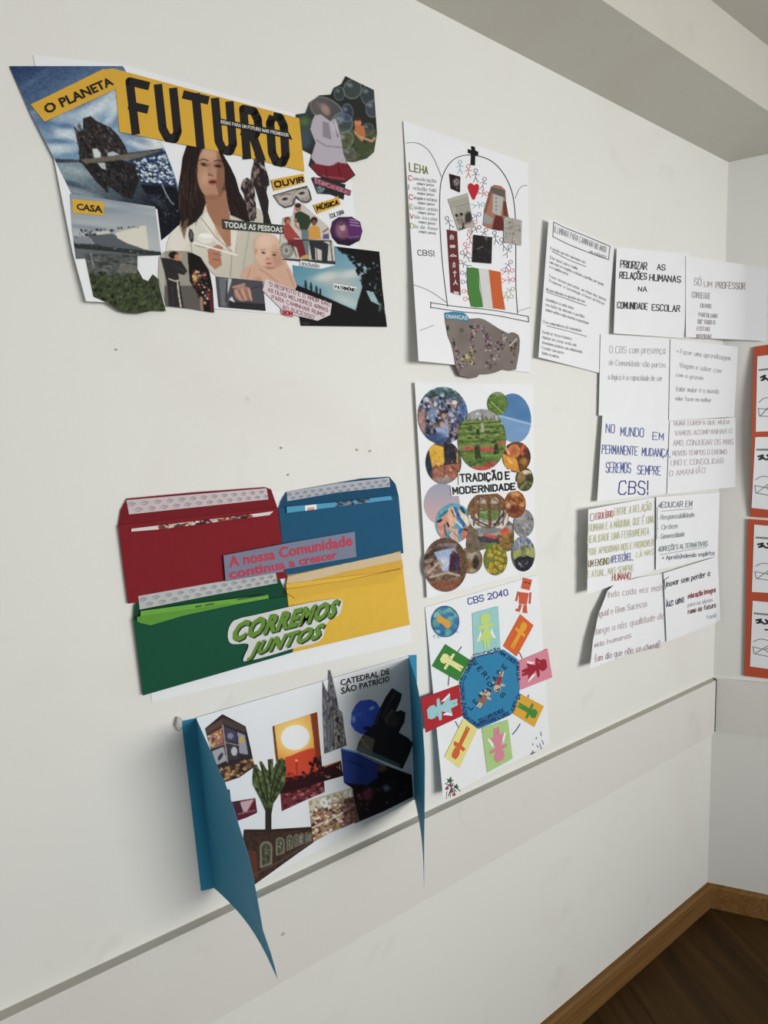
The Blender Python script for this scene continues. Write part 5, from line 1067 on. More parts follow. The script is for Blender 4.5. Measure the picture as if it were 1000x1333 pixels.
cut('paper_slip', FL, Q((178.5, 803), (300, 785.5), (306, 787), (240, 801), (196, 814), (183, 811), (178.5, 809)), GL2, e3, .0142, cell=20, label='green paper with a torn lower edge')
ink('printed_mark', FL, [Q((255, 790), (262, 788.6)), Q((310, 780.5), (346, 774.5)), Q((268, 788), (278, 786))], 1.6, inkm((60, 84, 60), 'dull_green'), e3, .0146)
e4 = env('yellow', 'yellow envelope with a beige strip, lower right of the four',
    Q((372.5, 760), (524.8, 741.5), (533.6, 813.2), (382, 849)), Q((372, 766), (374.5, 749.7), (450, 733), (521.5, 717.5), (524.8, 737), (525, 746), (373, 772)),
    Q((374.5, 751), (450, 733.5), (521.3, 718.3), (523.3, 729), (450, 744), (372.5, 764)), (222, 178, 50), (210, 166, 52), .0084, stripc=(204, 182, 142), pat=False)
cut('flap_fold', FL, Q((373, 767), (450, 756), (525, 740), (524, 744), (510, 757), (450, 766), (385, 779), (373.5, 772)), mat('envelope_fold_yellow', (214, 170, 50), .78), e4, .0136, cell=20, th=.0008, label='folded yellow edge')
cp_ = thing('caption_paper', 'grey translucent strip reading A nossa Comunidade continua a crescer, across two envelopes', 'label', centre(Q((291, 723), (462, 692), (464, 725), (293.8, 755.8)), .013))
cut('paper_strip', FL, Q((291, 723), (380, 706), (462, 692), (464, 725), (370, 741), (369, 744), (293.8, 757)), mat('grey_blue_paper', (118, 124, 146), .6), cp_, .0135, cell=20)
RD_ = mat('print_rose', (186, 50, 74), .6)
font_quad('lettering', FL, 'A nossa Comunidade', Q((297, 724.5), (458, 695.5), (459.5, 710), (298.5, 739)), RD_, cp_, .0139, bold=.03)
font_quad('lettering', FL, 'continua a crescer', Q((297, 742), (438, 717), (439.5, 727), (299, 754.5)), RD_, cp_, .0139, bold=.03)
cj = thing('slogan_cutout', 'white cut-out with green slanted letters CORREMOS JUNTOS, across the green and yellow envelopes', 'label', centre(Q((300, 815), (446, 780), (440, 810), (320, 860)), .013))
sl = Q((296, 826), (299, 814), (306, 806), (340, 799), (371, 791), (410, 783), (438, 779), (446, 780), (446, 791), (441, 802), (425, 809), (422, 828), (414, 837), (385, 843), (350, 854), (318, 862), (316, 858), (324, 842), (323, 837), (304, 839), (298, 836))
cut('white_backing', FL, smoothpts(sl, 1), mat('slogan_white', (206, 208, 206), .7), cj, .0148, cell=20)
GT = mat('slogan_green', (98, 140, 44), .6); GS = mat('slogan_shadow', (40, 52, 40), .6)
for dx, dy, m_, ly in ((1.8, 1.6, GS, .0151), (0, 0, GT, .0154)):
    for tx, q in (('CORREMOS', Q((306, 810), (443, 779), (438, 803), (301, 837))), ('JUNTOS', Q((328, 837), (424, 810), (417, 836), (321, 861)))):
        font_quad('lettering', FL, tx, [(x + dx, y + dy) for x, y in q], m_, cj, ly, bold=.055, shear=.25, spacing=1.12)

# ================================================================== 6 open folded card
cq = Q((237, 943), (541, 852), (542, 1040), (262, 1160))
cd = thing('gatefold_card', 'blue folded card standing open on the wall, photo collage inside, its two flaps swung out', 'card', centre(cq))
BLU = mat('turquoise_card', (40, 136, 172), .62, .03, 60)
cut('back_panel', FL, Q((236.5, 939), (255.5, 935), (531, 856.5), (532, 853.2), (542.5, 852.5), (543.5, 950), (541.5, 1041), (538, 1041), (285, 1161), (278, 1156), (262, 1160)), BLU, cd, .0016, cell=12, th=.0006)
SP = Surf(Q((256, 935), (532, 855), (538, 1040), (278, 1155)), None, .0022)
cut('inner_sheet', SP, Q((256, 934), (532, 854), (536.5, 950), (539.5, 1040), (331, 1152), (300, 1166), (284, 1160)), PAPER, cd, 0, cell=20)
def flap3(nm, fold0, fold1, top, free, bot, m, label, n=16):
    """a stiff card flap hinged on fold0-fold1; free: (px,py,distance from wall) points down its free edge"""
    A0, A1 = on_walls([fold0], .0022)[0], on_walls([fold1], .0022)[0]
    fr = np.array(free); d = np.r_[0, np.cumsum(np.hypot(np.diff(fr[:, 0]), np.diff(fr[:, 1])))]; d /= d[-1]
    V = []; k = 10
    for j in range(n + 1):
        t = j / n; px = np.interp(t, d, fr[:, 0]); py = np.interp(t, d, fr[:, 1]); of = np.interp(t, d, fr[:, 2])
        Fp = on_walls([(px, py)], of)[0]; A = A0 + (A1 - A0) * t
        for i in range(k + 1):
            s = i / k; P = A + (Fp - A) * s; P = P + np.array([1, 0, 0]) * (bot * math.sin(math.pi * s) * t + top * math.sin(math.pi * s) * (1 - t)); V.append(P)
    V = np.array(V); N = len(V); W_ = V + np.array([.0005, 0, 0])
    F = [(j * (k + 1) + i, j * (k + 1) + i + 1, (j + 1) * (k + 1) + i + 1, (j + 1) * (k + 1) + i) for j in range(n) for i in range(k)]
    F += [tuple(N + a for a in f[::-1]) for f in F]
    rim = list(range(k + 1)) + [(j + 1) * (k + 1) + k for j in range(n)] + [n * (k + 1) + i for i in range(k - 1, -1, -1)] + [j * (k + 1) for j in range(n - 1, 0, -1)]
    for a_, b_ in zip(rim, rim[1:] + rim[:1]): F.append((b_, a_, N + a_, N + b_))
    return mesh_obj(nm, np.r_[V, W_], F, m, cd, label, smooth=False)
flap3('flap', (255, 935), (278, 1155), 0.0, [(293, 1020, .192), (302, 1046, .196), (314, 1085, .2), (325, 1120, .203), (334, 1165, .206), (342, 1211, .206), (355, 1249, .203), (361, 1274, .2)], .010, BLU, 'left flap swung far out')
flap3('flap', (532, 856), (540, 1041), 0.004, [(549, 928, .198), (553, 988, .205), (552.6, 1057, .205), (552, 1100, .2), (552, 1155, .184)], .006, BLU, 'right flap swung out')
# the lump of putty in the corner
pu = centre(Q((232, 940), (234, 945)), .006)
bm = bmesh_ = None
import bmesh
def blob(nm, c, r, m, parent=None, sq=(1, .6, 1), seed=0):
    b = bmesh.new(); bmesh.ops.create_icosphere(b, subdivisions=3, radius=r); R_ = random.Random(seed)
    for v in b.verts:
        n_ = v.co.normalized(); k = 1 + .12 * math.sin(5 * n_.x + seed) * math.cos(4 * n_.z) + .06 * math.sin(9 * n_.y + 2)
        v.co = Vector((v.co.x * sq[0] * k, v.co.y * sq[1] * k, v.co.z * sq[2] * k)) 
    V = [tuple(v.co + Vector(c)) for v in b.verts]; F = [tuple(v.index for v in f.verts) for f in b.faces]; b.free()
    return mesh_obj(nm, V, F, m, parent, None, smooth=True, org=None if parent else c)
PUT = mat('white_putty', (186, 184, 178), .8)
blob('putty', pu, .0075, PUT, cd, (.7, .7, 1.5))
SI = SP; ly = .0008
def pic(nm, o, a, lab, k=1.0, blur=1, g=None, cell=1.15):
    a.blur(blur); return cut(nm, SI, o, None, cd, ly * k, a, cell=cell, label=lab, g=g)
# square with billboards
o = Q((267, 948.5), (289.8, 929.7), (320, 945.6), (326, 972), (331.6, 998), (312, 1012), (288, 1020), (278, 990))
a = Art(264, 927, 334, 1022, (50, 42, 44)); a.poly(Q((267, 949), (290, 935), (290, 944), (269, 956)), (96, 72, 60)).poly(Q((290, 934), (320, 946), (321, 954), (291, 943)), (74, 64, 58))
a.poly(Q((270, 958), (289, 947), (291, 967), (273, 974)), (166, 110, 90)).specks(30, Q((271, 958), (289, 948), (291, 966), (273, 973)), (.7, 2), [(214, 170, 60), (176, 60, 60), (210, 200, 196), (70, 50, 60)])
a.poly(Q((293, 946), (307, 952), (308, 966), (294, 964)), (72, 66, 90)).poly(Q((309, 953), (319, 957), (323, 982), (312, 981)), (150, 150, 168)).ell(315, 963, 2.6, 5, (196, 170, 60)).poly(Q((294, 968), (308, 970), (311, 988), (296, 990)), (60, 58, 64)).ell(305, 978, 4, 6, (186, 186, 190)).poly(Q((276, 978), (291, 972), (295, 990), (282, 996)), (166, 166, 170)).ell(287, 985, 2.4, 6, (60, 60, 64), 30).ell(300, 958, 4, 4, (130, 130, 150))
a.line(Q((290, 944), (296, 992)), 1.8, (170, 150, 140)).line(Q((292, 966), (320, 972)), 1.2, (160, 150, 150)).line(Q((272, 975), (291, 969)), 1.2, (170, 150, 140))
a.specks(110, Q((284, 1000), (300, 996), (331, 986), (331, 998), (300, 1016), (288, 1018)), (.8, 2), [(150, 100, 60), (190, 150, 96), (80, 60, 50), (120, 84, 60), (60, 44, 40)], -15, 1.6)
pic('square_photo', o, a, 'cut-out photo of a house covered with billboards')
# sunset
o = Q((355, 945.6), (413, 927), (416, 962), (419.5, 998), (444, 990), (447, 1010), (422, 1017), (423, 1031), (395, 1043), (367, 1056), (364, 1016), (358, 980))
a = Art(353, 925, 449, 1058, (214, 120, 40)); a.grad(375, 940, 390, 985, (232, 170, 84), (226, 130, 44)).ell(383, 960, 28, 26, (248, 214, 120), 0, .8, .4).ell(384.5, 960, 18.5, 16, (255, 255, 250), -12, 1, .05)
a.poly(Q((404, 929), (414, 926), (420, 1000), (412, 1000), (408, 960)), (116, 40, 22), .85).line(Q((356, 946), (361, 990)), 2.6, (90, 50, 24))
a.poly(Q((371, 986), (378, 984), (392, 978), (404, 974), (410, 974), (414, 1010), (372, 1020)), (206, 66, 36)).line(Q((386, 992), (387, 1012)), 1, (110, 30, 20)).ell(386, 990, 1.5, 1.5, (250, 180, 120)).specks(30, Q((404, 985), (420, 982), (422, 1008), (402, 1012)), (1, 3), [(60, 22, 20), (40, 16, 18)])
a.poly(Q((362, 1010), (376, 1012), (400, 1008), (420, 1000), (450, 988), (450, 1012), (424, 1018), (390, 1030), (366, 1040), (362, 1030)), (46, 18, 22)).specks(50, Q((366, 1000), (372, 1006), (420, 1002), (420, 1010), (368, 1020)), (.6, 1.8), [(50, 18, 20), (140, 40, 30)])
a.poly(Q((364, 1034), (390, 1028), (424, 1016), (425, 1032), (366, 1058)), (110, 44, 50)).specks(60, Q((366, 1036), (424, 1018), (423, 1031), (368, 1055)), (.7, 1.9), [(160, 96, 100), (74, 26, 34), (130, 60, 66), (60, 20, 28)], -20, 2).specks(24, Q((420, 1003), (446, 992), (446, 1008), (422, 1014)), (.5, 1.2), [(130, 96, 96), (180, 150, 140), (20, 12, 16)])
pic('sunset_photo', o, a, 'cut-out photo of a huge white sun over an orange sky')
# tree
o = Q((330.5, 996), (334, 995), (339, 1004), (341, 1003), (338, 992), (341, 991), (348, 1003), (350, 1003), (349, 989), (355.5, 988), (356, 1002), (362, 990), (367, 986.5), (371, 990), (373, 1001), (371, 1020), (364, 1034), (356, 1046), (353.5, 1060), (353.5, 1081), (346, 1081), (346, 1056), (339, 1040), (329.5, 1022), (329, 1014))
a = Art(328, 985, 375, 1082, (72, 84, 48)); a.specks(150, o, (.8, 2.2), [(56, 70, 34), (96, 112, 62), (120, 130, 84), (40, 50, 30)], 60, 1.6, .8)
for p in (Q((340, 995), (346, 1020), (349, 1042)), Q((352, 990), (351, 1020)), Q((364, 992), (357, 1012), (352, 1036)), Q((333, 1000), (340, 1026), (348, 1046)), Q((371, 998), (362, 1020), (352, 1044))): a.line(p, 2, (40, 44, 30))
a.poly(Q((346, 1052), (354, 1052), (354, 1082), (346, 1082)), (48, 46, 36)); pic('tree_photo', o, a, 'cut-out photo of a many-branched green tree', 2.0)
# small pink cut-out and dark scrap
a = Art(298, 1036, 338, 1072, (96, 30, 46)); a.poly(Q((304, 1046), (331, 1040), (322, 1056), (314, 1058)), (198, 164, 170)).poly(Q((304, 1044), (312, 1043), (317, 1057), (309, 1060)), (70, 40, 54)).line(Q((310, 1060), (332, 1055)), 1, (170, 130, 140))
pic('stage_photo', Q((301, 1044), (332.5, 1039), (335, 1058), (322, 1064), (308.5, 1069)), a, 'small cut-out in dark red and pink')
a = Art(293, 1026, 302, 1043, (30, 56, 70)); pic('photo_scrap', Q((294, 1029), (299, 1027.5), (300.5, 1040), (296, 1041)), a, None)
# arcade
o = Q((318, 1080), (350, 1080), (405.7, 1076.5), (407, 1087), (408.5, 1096.5), (385, 1113), (331, 1152), (326, 1130), (316, 1098))
a = Art(314, 1074, 411, 1154, (66, 48, 40)); a.noise(8, 3)
for x, y, w, h in ((346.5, 1114, 8.5, 22), (365, 1103, 6, 15), (377.5, 1098, 4.5, 13), (386.5, 1095, 3.6, 11), (393, 1093, 3, 10), (399, 1091.5, 2.4, 9), (404, 1090, 2, 8)):
    a.ell(x, y - h * .45, w, h * .42, (128, 122, 108)).poly(Q((x - w, y - h * .45), (x + w, y - h * .45), (x + w * .9, y + h * .5), (x - w * .9, y + h * .75)), (128, 122, 108)).ell(x, y - h * .4, w * .7, h * .34, (70, 74, 54)).poly(Q((x - w * .65, y - h * .4), (x + w * .65, y - h * .4), (x + w * .6, y + h * .4), (x - w * .6, y + h * .6)), (66, 72, 50)).specks(int(w * 3), Q((x - w * .6, y - h * .4), (x + w * .6, y - h * .4), (x + w * .5, y + h * .4), (x - w * .5, y + h * .5)), (.5, 1.3), [(150, 152, 136), (40, 44, 34), (100, 108, 76)]).line(Q((x, y - h * .6), (x, y + h * .4)), .8, (160, 158, 146))
a.poly(Q((322, 1106), (334, 1108), (336, 1142), (330, 1148)), (96, 56, 42)).line(Q((328, 1140), (360, 1124), (408, 1094)), 1.6, (90, 80, 70)).line(Q((318, 1083), (406, 1079)), 1.6, (44, 34, 30))
pic('arcade_photo', o, a, 'cut-out photo of a dark stone arcade', 1.6)
# cathedral
o = Q((420, 886), (423, 894), (426.8, 902), (428, 885), (428.5, 873), (430, 872), (433, 884), (437, 900), (441.4, 924), (445.5, 927), (448, 945), (451.3, 970.8), (437, 976), (422.4, 981.5), (421, 950), (420, 920))
a = Art(418, 870, 453, 984, (118, 118, 124)); a.specks(160, o, (.5, 1.5), [(74, 72, 78), (160, 158, 160), (96, 92, 96), (60, 58, 62)], 88, 2.6, .8)
for x in (424, 428, 432, 436, 440, 444): a.line(Q((x + 1, 905 + abs(x - 430)), (x + 2.5, 974)), .9, (70, 68, 74), .8)
a.specks(40, Q((434, 925), (446, 930), (450, 968), (436, 972)), (.6, 1.6), [(150, 136, 110), (84, 70, 56), (170, 160, 140)], 88, 1.8, .8).ell(439, 937, 2.6, 4, (52, 48, 54)).ell(441, 961, 2, 5, (50, 44, 46)).line(Q((429.5, 874), (430, 900)), .8, (80, 78, 84))
pic('cathedral_photo', o, a, 'cut-out photo of a grey cathedral spire', 1.4, 1, cell=1.0)
GD = 2.3
# blue disc, dark portrait
o = Q((463, 918), (469, 912.5), (482, 910.5), (490, 914), (495, 922), (494, 938), (490, 948), (480, 954.5), (470, 955.5), (462, 951), (457, 943), (458, 928))
a = Art(455, 908, 497, 958, (44, 62, 138)); a.ell(484, 922, 4, 1.8, (150, 170, 210), -30, .8, .5).ell(460.5, 936, 2.4, 4, (130, 150, 196), 0, .8, .5).ell(468, 930, 3, 2, (96, 116, 176), 0, .7, .5).ell(478, 948, 6, 2.6, (16, 20, 44)).ell(472, 930, 10, 16, (54, 76, 156), 0, .6, .6)
pic('disc_photo', o, a, 'round blue cut-out', 1.4, 1, GD)
o = Q((464, 977), (468, 965), (474, 955), (486, 944), (493, 926), (502, 908), (510.5, 895.7), (516, 899), (523.4, 903.5), (521.5, 912), (515, 927), (522, 924.5), (528, 928), (526.5, 940), (519, 953.6), (530, 960), (538, 967.4), (532, 984), (524, 1001), (500, 991))
a = Art(462, 893, 540, 1003, (28, 27, 29)); a.poly(Q((464, 977), (474, 956), (488, 962), (484, 982)), (84, 74, 62)).line(Q((470, 962), (480, 974)), 2, (110, 98, 84)).poly(Q((500, 936), (510, 922), (514, 926), (504, 944)), (60, 54, 50)).ell(512, 938, 7, 9, (48, 40, 38), 10, .9, .3).poly(Q((466, 972), (488, 980), (520, 994), (522, 1000), (466, 979)), (74, 92, 90), .7).line(Q((496, 925), (488, 944)), 1.4, (66, 58, 54)).line(Q((514, 901), (498, 934)), 1.2, (58, 54, 54))
pic('portrait_photo', o, a, 'dark cut-out photo of a raised glass', 1.8, 1, GD)
o = Q((444, 973.4), (467, 979.4), (503.5, 996.7), (520, 1003), (536, 1008.8), (537, 1022), (538, 1037), (500, 1056), (462, 1072), (456, 1050), (458.7, 1026), (448, 1019))
a = Art(442, 971, 540, 1074, (20, 17, 20)); a.poly(Q((444, 973), (468, 980), (492, 992), (492, 1012), (478, 1022), (448, 1019)), (30, 44, 96)).line(Q((444, 974), (466, 980)), 2, (80, 120, 160)).line(Q((466, 980), (502, 998)), 1.2, (130, 130, 140)).ell(497, 1000, 6, 5, (96, 70, 62), 0, .7, .4).ell(503, 1026, 5, 4, (96, 110, 130), 0, .7, .5).ell(479, 1034, 7, 8, (104, 44, 52), 30, .8, .4).specks(24, Q((464, 1024), (492, 1026), (480, 1056), (464, 1062)), (.7, 2), [(96, 50, 50), (44, 28, 30), (70, 40, 44)]).line(Q((452, 990), (474, 998)), 1.4, (18, 26, 60)).specks(20, Q((490, 1020), (534, 1014), (536, 1034), (496, 1052)), (1, 2.6), [(34, 30, 36), (60, 56, 70), (26, 24, 26)], al=.6)
pic('night_photo', o, a, 'dark blue and black cut-out photo', 1.4, 1, GD)
o = Q((402.5, 1042.5), (430, 1034), (458.7, 1026), (462, 1045), (468, 1068), (448, 1077), (430, 1084), (407, 1097), (405, 1070))
a = Art(400, 1024, 470, 1100, (132, 108, 86)); a.poly(Q((402, 1042), (459, 1025), (460, 1036), (403, 1056)), (164, 156, 140)).poly(Q((418, 1040), (430, 1036), (431, 1050), (419, 1054)), (186, 192, 196)).specks(36, Q((404, 1044), (458, 1028), (460, 1040), (404, 1058)), (.6, 1.8), [(110, 100, 84), (196, 190, 176), (140, 120, 90)], 80, 1.8).specks(170, Q((404, 1058), (460, 1040), (466, 1066), (408, 1092)), (.7, 2), [(90, 64, 50), (176, 150, 120), (60, 42, 38), (196, 184, 168), (120, 60, 50)], -22, 1.6).line(Q((406, 1078), (440, 1062), (464, 1046)), 1.4, (206, 196, 180)).poly(Q((448, 1040), (462, 1036), (468, 1068), (446, 1078)), (60, 34, 36), .6)
pic('market_photo', o, a, 'cut-out photo of a busy street market', 1.5, 1, 1.8)
font_quad('lettering', SI, 'CATEDRAL DE', Q((443, 885), (507, 870), (507.3, 877.5), (443.7, 893)), mat('print_ink', (34, 36, 42), .6), cd, .0009, bold=.02)
font_quad('lettering', SI, 'SÃO PATRÍCIO', Q((443.7, 893.5), (507, 878), (507.3, 887), (444.5, 904)), mat('print_ink', (34, 36, 42), .6), cd, .0009, bold=.02)

# ================================================================== 7 handwritten sheets in the corner
def note(lab, q, lift, base, inks, group=None, outline=None, m=None, extra=None, cat='paper', n=12):
    t = thing('handwritten_sheet', lab, cat, centre(q, base), group or 'handwritten sheets near the corner')
    s = Surf(q, lift, base)
    sheet('paper_sheet', s, t, m or PAPER, 40 if SOFT[0] else n, outline=outline)
    for tx, x, y, w, h, sl, c, nm, wd in inks:
        ink('handwriting', s, hand(tx, x, y, w, h, sl, 0.05), wd, inkm(c, nm), t, .0006)
    return t, s
PK, PG, PB, PP = ((70, 66, 70), 'grey_ink'), ((180, 180, 182), 'faint_ink'), ((88, 100, 160), 'blue_ink'), ((196, 180, 184), 'pink_ink')
LG = lambda a_, p=2.5: (lambda u, v: a_ * np.clip(1 - u, 0, 1) ** p)
q = Q((714.5, 284), (800, 320), (786, 487), (701, 465))
T_, S_ = note('densely written white sheet with a boxed title, leftmost of the handwritten sheets', q, lambda u, v: .013 * np.clip(1 - u, 0, 1) ** 2 + .004 * u ** 3, .002, [])
LK = inkm((160, 158, 162), 'soft_ink')
ink('drawn_box', S_, [Q((721, 289), (735, 296), (765, 308), (794.5, 320.5), (792.5, 338), (765, 328), (740, 318), (720, 308), (721, 289))], .8, inkm((90, 88, 92), 'box_ink'), T_)
ink('handwriting', S_, letter('ILUMINAR PARA CAMINHAR NO AMOR', Q((723, 294), (790, 322), (789, 329), (722, 302)), .3), .6, LK, T_)
ink('handwriting', S_, letter('em conjunto', Q((768, 325), (790, 332), (789, 336), (768, 329)), .3), .5, LK, T_)
def para(rows, x, y, sl, st, s, parent, m_, h=3.6, w=.45):
    for i, (tx, wd) in enumerate(rows): 
        if tx: ink('handwriting', s, hand(tx, x - i * st * .03, y + i * st, wd, h, sl), w, m_, parent)
para([('A escola que nós queremos ser:', 46), ('', 0), ('Criar laços com a família', 36), ('com a paz e o respeito, a escuta, a partilha, em 1 grupo', 70), ('e o caminho certo', 24), ('', 0), ('Fazer nossas parcerias, ao ritmo dos jovens', 74), ('Promover a tecnologia e boas práticas', 72)], 716.5, 324, .42, 6.1, S_, T_, LK, 3.4)
para([('B) como educamos as gerações da casa', 50), ('', 0), ('Sensibilizar os mais novos', 36), ('nas lições de amizade e partilha', 50), ('sempre unidos e mais atentos a questionar', 56)], 711.5, 378, .32, 6.6, S_, T_, LK, 3.4)
para([('C) os compromissos da comunidade', 50), ('', 0), ('Realizar intercâmbios', 38), ('Valorizar ser e estar, no dia a dia', 44), ('Desenvolver projetos com solidariedade', 52), ('Estudar com gosto', 28), ('Ajudar os outros', 22)], 707, 420, .24, 6.8, S_, T_, LK, 3.4)
ink('underlines', S_, [Q((719, 327), (740, 338), (763, 347)), Q((712, 380), (735, 388), (764, 398)), Q((712, 424), (740, 431), (764, 438))], .7, inkm((104, 102, 106), 'line_ink'), T_)
note('white sheet reading PRIORIZAR AS RELAÇÕES HUMANAS NA COMUNIDADE ESCOLAR', Q((803, 322), (898, 330), (898, 441), (799, 434)), lambda u, v: .008 * np.clip(1 - u, 0, 1) ** 2, .004,
     [('PRIORIZAR', 808, 348, 34, 9, .09, *PK, 1.1), ('AS', 856, 351, 10, 7, .1, *PK, 1.1), ('RELAÇÕES', 807, 362, 35, 8, .05, *PK, 1.2), ('HUMANAS', 846, 365, 40, 8, .07, *PK, 1.2), ('NA', 831, 379, 11, 6, .05, *PK, 1.0), ('COMUNIDADE', 804, 401, 39, 8, .05, *PK, 1.1), ('ESCOLAR', 849, 404, 36, 8, .05, *PK, 1.1)])
SOFT[0] = .10
note('white sheet with faint words SÓ UM PROFESSOR and a heart, topmost at the corner', Q((893, 333), (1000, 349), (998, 444), (893, 439)), lambda u, v: .0 * u + .004 * v ** 6, .0055,
     [('SÓ', 904, 371, 9, 9, .1, (176, 170, 172), 'rosy_ink', .8), ('UM', 917, 373, 10, 7, .1, (176, 170, 172), 'rosy_ink', .8), ('PROFESSOR', 932, 375, 38, 8, .04, (160, 150, 152), 'rosy2_ink', .9), ('CONSEGUE', 901, 387, 24, 7, .08, (180, 174, 176), 'rosy_ink', .8),
      ('OUVIR', 912, 400, 14, 5, .1, (160, 150, 152), 'rosy2_ink', .7), ('PARTILHAR', 910, 412, 24, 5, .08, (160, 150, 152), 'rosy2_ink', .7), ('DIZ TUDO O', 909, 421, 22, 5, .06, (150, 146, 150), 'rosy3_ink', .7), ('ESTAR', 908, 430, 16, 5, .06, (170, 150, 150), 'rosy2_ink', .7), ('INSPIRAR', 907, 440, 19, 5, .04, (180, 160, 160), 'rosy2_ink', .7)])
ink_s = Surf(Q((893, 333), (1000, 349), (998, 444), (893, 439)), None, .0063)
ink('drawn_heart', ink_s, [curve(Q((935.5, 424), (933, 420), (934, 418.5), (935.5, 420), (937.5, 418.5), (938.5, 420), (935.5, 424)), 1)], .7, inkm((90, 84, 88), 'heart_ink'), [o for o in bpy.data.objects if o.name.startswith('handwritten_sheet') and o.get('label', '').startswith('white sheet with faint words S')][0], 0)
SOFT[0] = 0.0
note('white sheet with faint writing O CBS, below the sheet with the large black capitals', Q((782, 435), (874, 441), (871, 549), (779.5, 541)), LG(.004), .003,
     [('O CBS com presença', 794, 459.5, 72, 9, .01, *PG, .7), ('de Comunidade são partes', 793, 475, 74, 7, .05, *PG, .6), ('a lógica é a capacidade de ser', 792, 494, 70, 7, .03, *PG, .6)])
SOFT[0] = .10
note('white sheet with five faint pencilled lines, right of the O CBS sheet', Q((873, 441), (961, 451.5), (956, 542.5), (871, 547.5)), LG(.001), .0042,
     [('* Fazer uma aprendizagem', 881, 460, 70, 6, .13, *PG, .6), ('Viagem e saber com', 885, 478, 54, 6, .14, *PG, .6), ('tem a grande', 880, 490, 36, 5, .13, *PG, .6), ('Valor maior é o mundo', 880, 509, 56, 6, .06, *PG, .6), ('valor fazer no melhor', 880, 521, 46, 5, .05, *PG, .6)])
SOFT[0] = 0.0
note('white sheet reading NO MUNDO EM PERMANENTE MUDANÇA, SEREMOS SEMPRE CBS!', Q((784.5, 540.5), (871, 549), (867.5, 642.5), (777.5, 653)), lambda u, v: .012 * np.clip(1 - u, 0, 1) ** 2 * (.6 + .4 * v), .005,
     [('NO', 789, 563, 11, 11, .08, *PB, 1.0), ('MUNDO', 808, 567, 30, 11, .06, *PB, 1.0), ('EM', 850, 572, 14, 9, .06, *PB, 1.0), ('PERMANENTE', 784, 590, 46, 11, .06, *PB, 1.0), ('MUDANÇA,', 836, 593, 37, 10, .05, *PB, 1.0), ('SEREMOS', 789, 615, 32, 13, .02, *PB, 1.0), ('SEMPRE', 830, 617, 30, 11, .05, *PB, 1.0), ('CBS!', 806, 643, 37, 17, .01, (58, 66, 130), 'deep_blue_ink', 1.5)])
SOFT[0] = .10
note('white sheet with pale pink capitals, right of the blue NO MUNDO sheet', Q((872, 549), (957.5, 543.5), (957.5, 634), (868.5, 643)), LG(.001), .0046,
     [('NUMA EUROPA QUE MUDA', 878, 554, 72, 5, -.03, *PP, .7), ('VAMOS ACOMPANHAR O', 879, 567, 74, 6, -.04, *PP, .7), ('AMO, CONJUGAR OS MAIS', 877, 580, 78, 7, -.02, *PP, .7), ('NOVOS TEMPOS O ENSINO', 876, 593, 70, 6, -.03, *PP, .7), ('UNO E CONSOLIDAR', 874, 606, 68, 7, -.04, *PP, .7), ('O AMANHÃO', 872, 620, 46, 7, -.1, *PP, .7)])
OG, OB, ORD = ((192, 190, 152), 'olive_ink'), ((126, 126, 172), 'violet_ink'), ((180, 118, 110), 'brick_ink')
SOFT[0] = 0.0
note('white sheet of olive capitals O EQUILÍBRIO with a lifted left edge, below NO MUNDO', Q((766, 663), (853, 647), (852.5, 742.5), (764.5, 774)), lambda u, v: .026 * np.clip(1 - u, 0, 1) ** 2, .004,
     [('O', 768.5, 678, 5, 9, -.1, *ORD, .9), ('EQUILÍBRIO', 776, 676, 22, 8, -.15, *ORD, .9), ('ENTRE A RELAÇÃO', 800, 671, 48, 9, -.15, *OG, .9), ('HUMANA E A MÁQUINA, QUE É UMA', 767, 692, 84, 9, -.14, *OG, .9), ('REALIDADE UMA FERRAMENTA', 765, 707, 80, 9, -.14, *OG, .9), ('PODE APROXIMAR-NOS E PROMOVER', 765, 723, 86, 8, -.15, *OG, .9),
      ('UM ENSINO', 766, 738, 27, 8, -.15, (134, 124, 84), 'dark_olive_ink', 1.0), ('APETECÍVEL,', 795, 733, 29, 9, -.15, *OB, 1.1), ('LÁ MAS', 829, 726, 22, 7, -.2, (196, 196, 150), 'faint_olive_ink', .8), ('E ATUAL, MAS SEMPRE', 765, 752, 60, 8, -.15, *OG, .9), ('HUMANO', 797, 756, 24, 8, -.12, (168, 100, 84), 'rust_ink', 1.0)])
t_, s_ = note('white sheet listing EDUCAR EM with underlined headings', Q((854.5, 647), (937, 640.5), (934.5, 724), (854, 742.5)), lambda u, v: .003 * (1 - u), .006,
     [('>EDUCAR EM', 857, 661, 44, 7, -.04, (130, 138, 146), 'slate_ink', .9), ('- Responsabilidade', 856, 677, 48, 6, -.09, (152, 158, 164), 'slate2_ink', .7), ('- Ordem', 856, 690, 26, 6, -.1, (152, 158, 164), 'slate2_ink', .7), ('- Generosidade', 857, 702, 34, 6, -.12, (152, 158, 164), 'slate2_ink', .7), ('>DIREÇÕES ALTERNATIVAS', 857, 718, 64, 6, -.12, (140, 156, 152), 'slate3_ink', .8), ('* Apre(e)ndendo espírito', 862, 729, 68, 5, -.1, (124, 136, 140), 'slate4_ink', .8)])
ink('underlines', s_, [Q((861, 665.5), (902, 662)), Q((860, 722), (920, 712)), Q((856, 661), (855, 702))], .7, inkm((130, 138, 146), 'slate_ink'), t_)
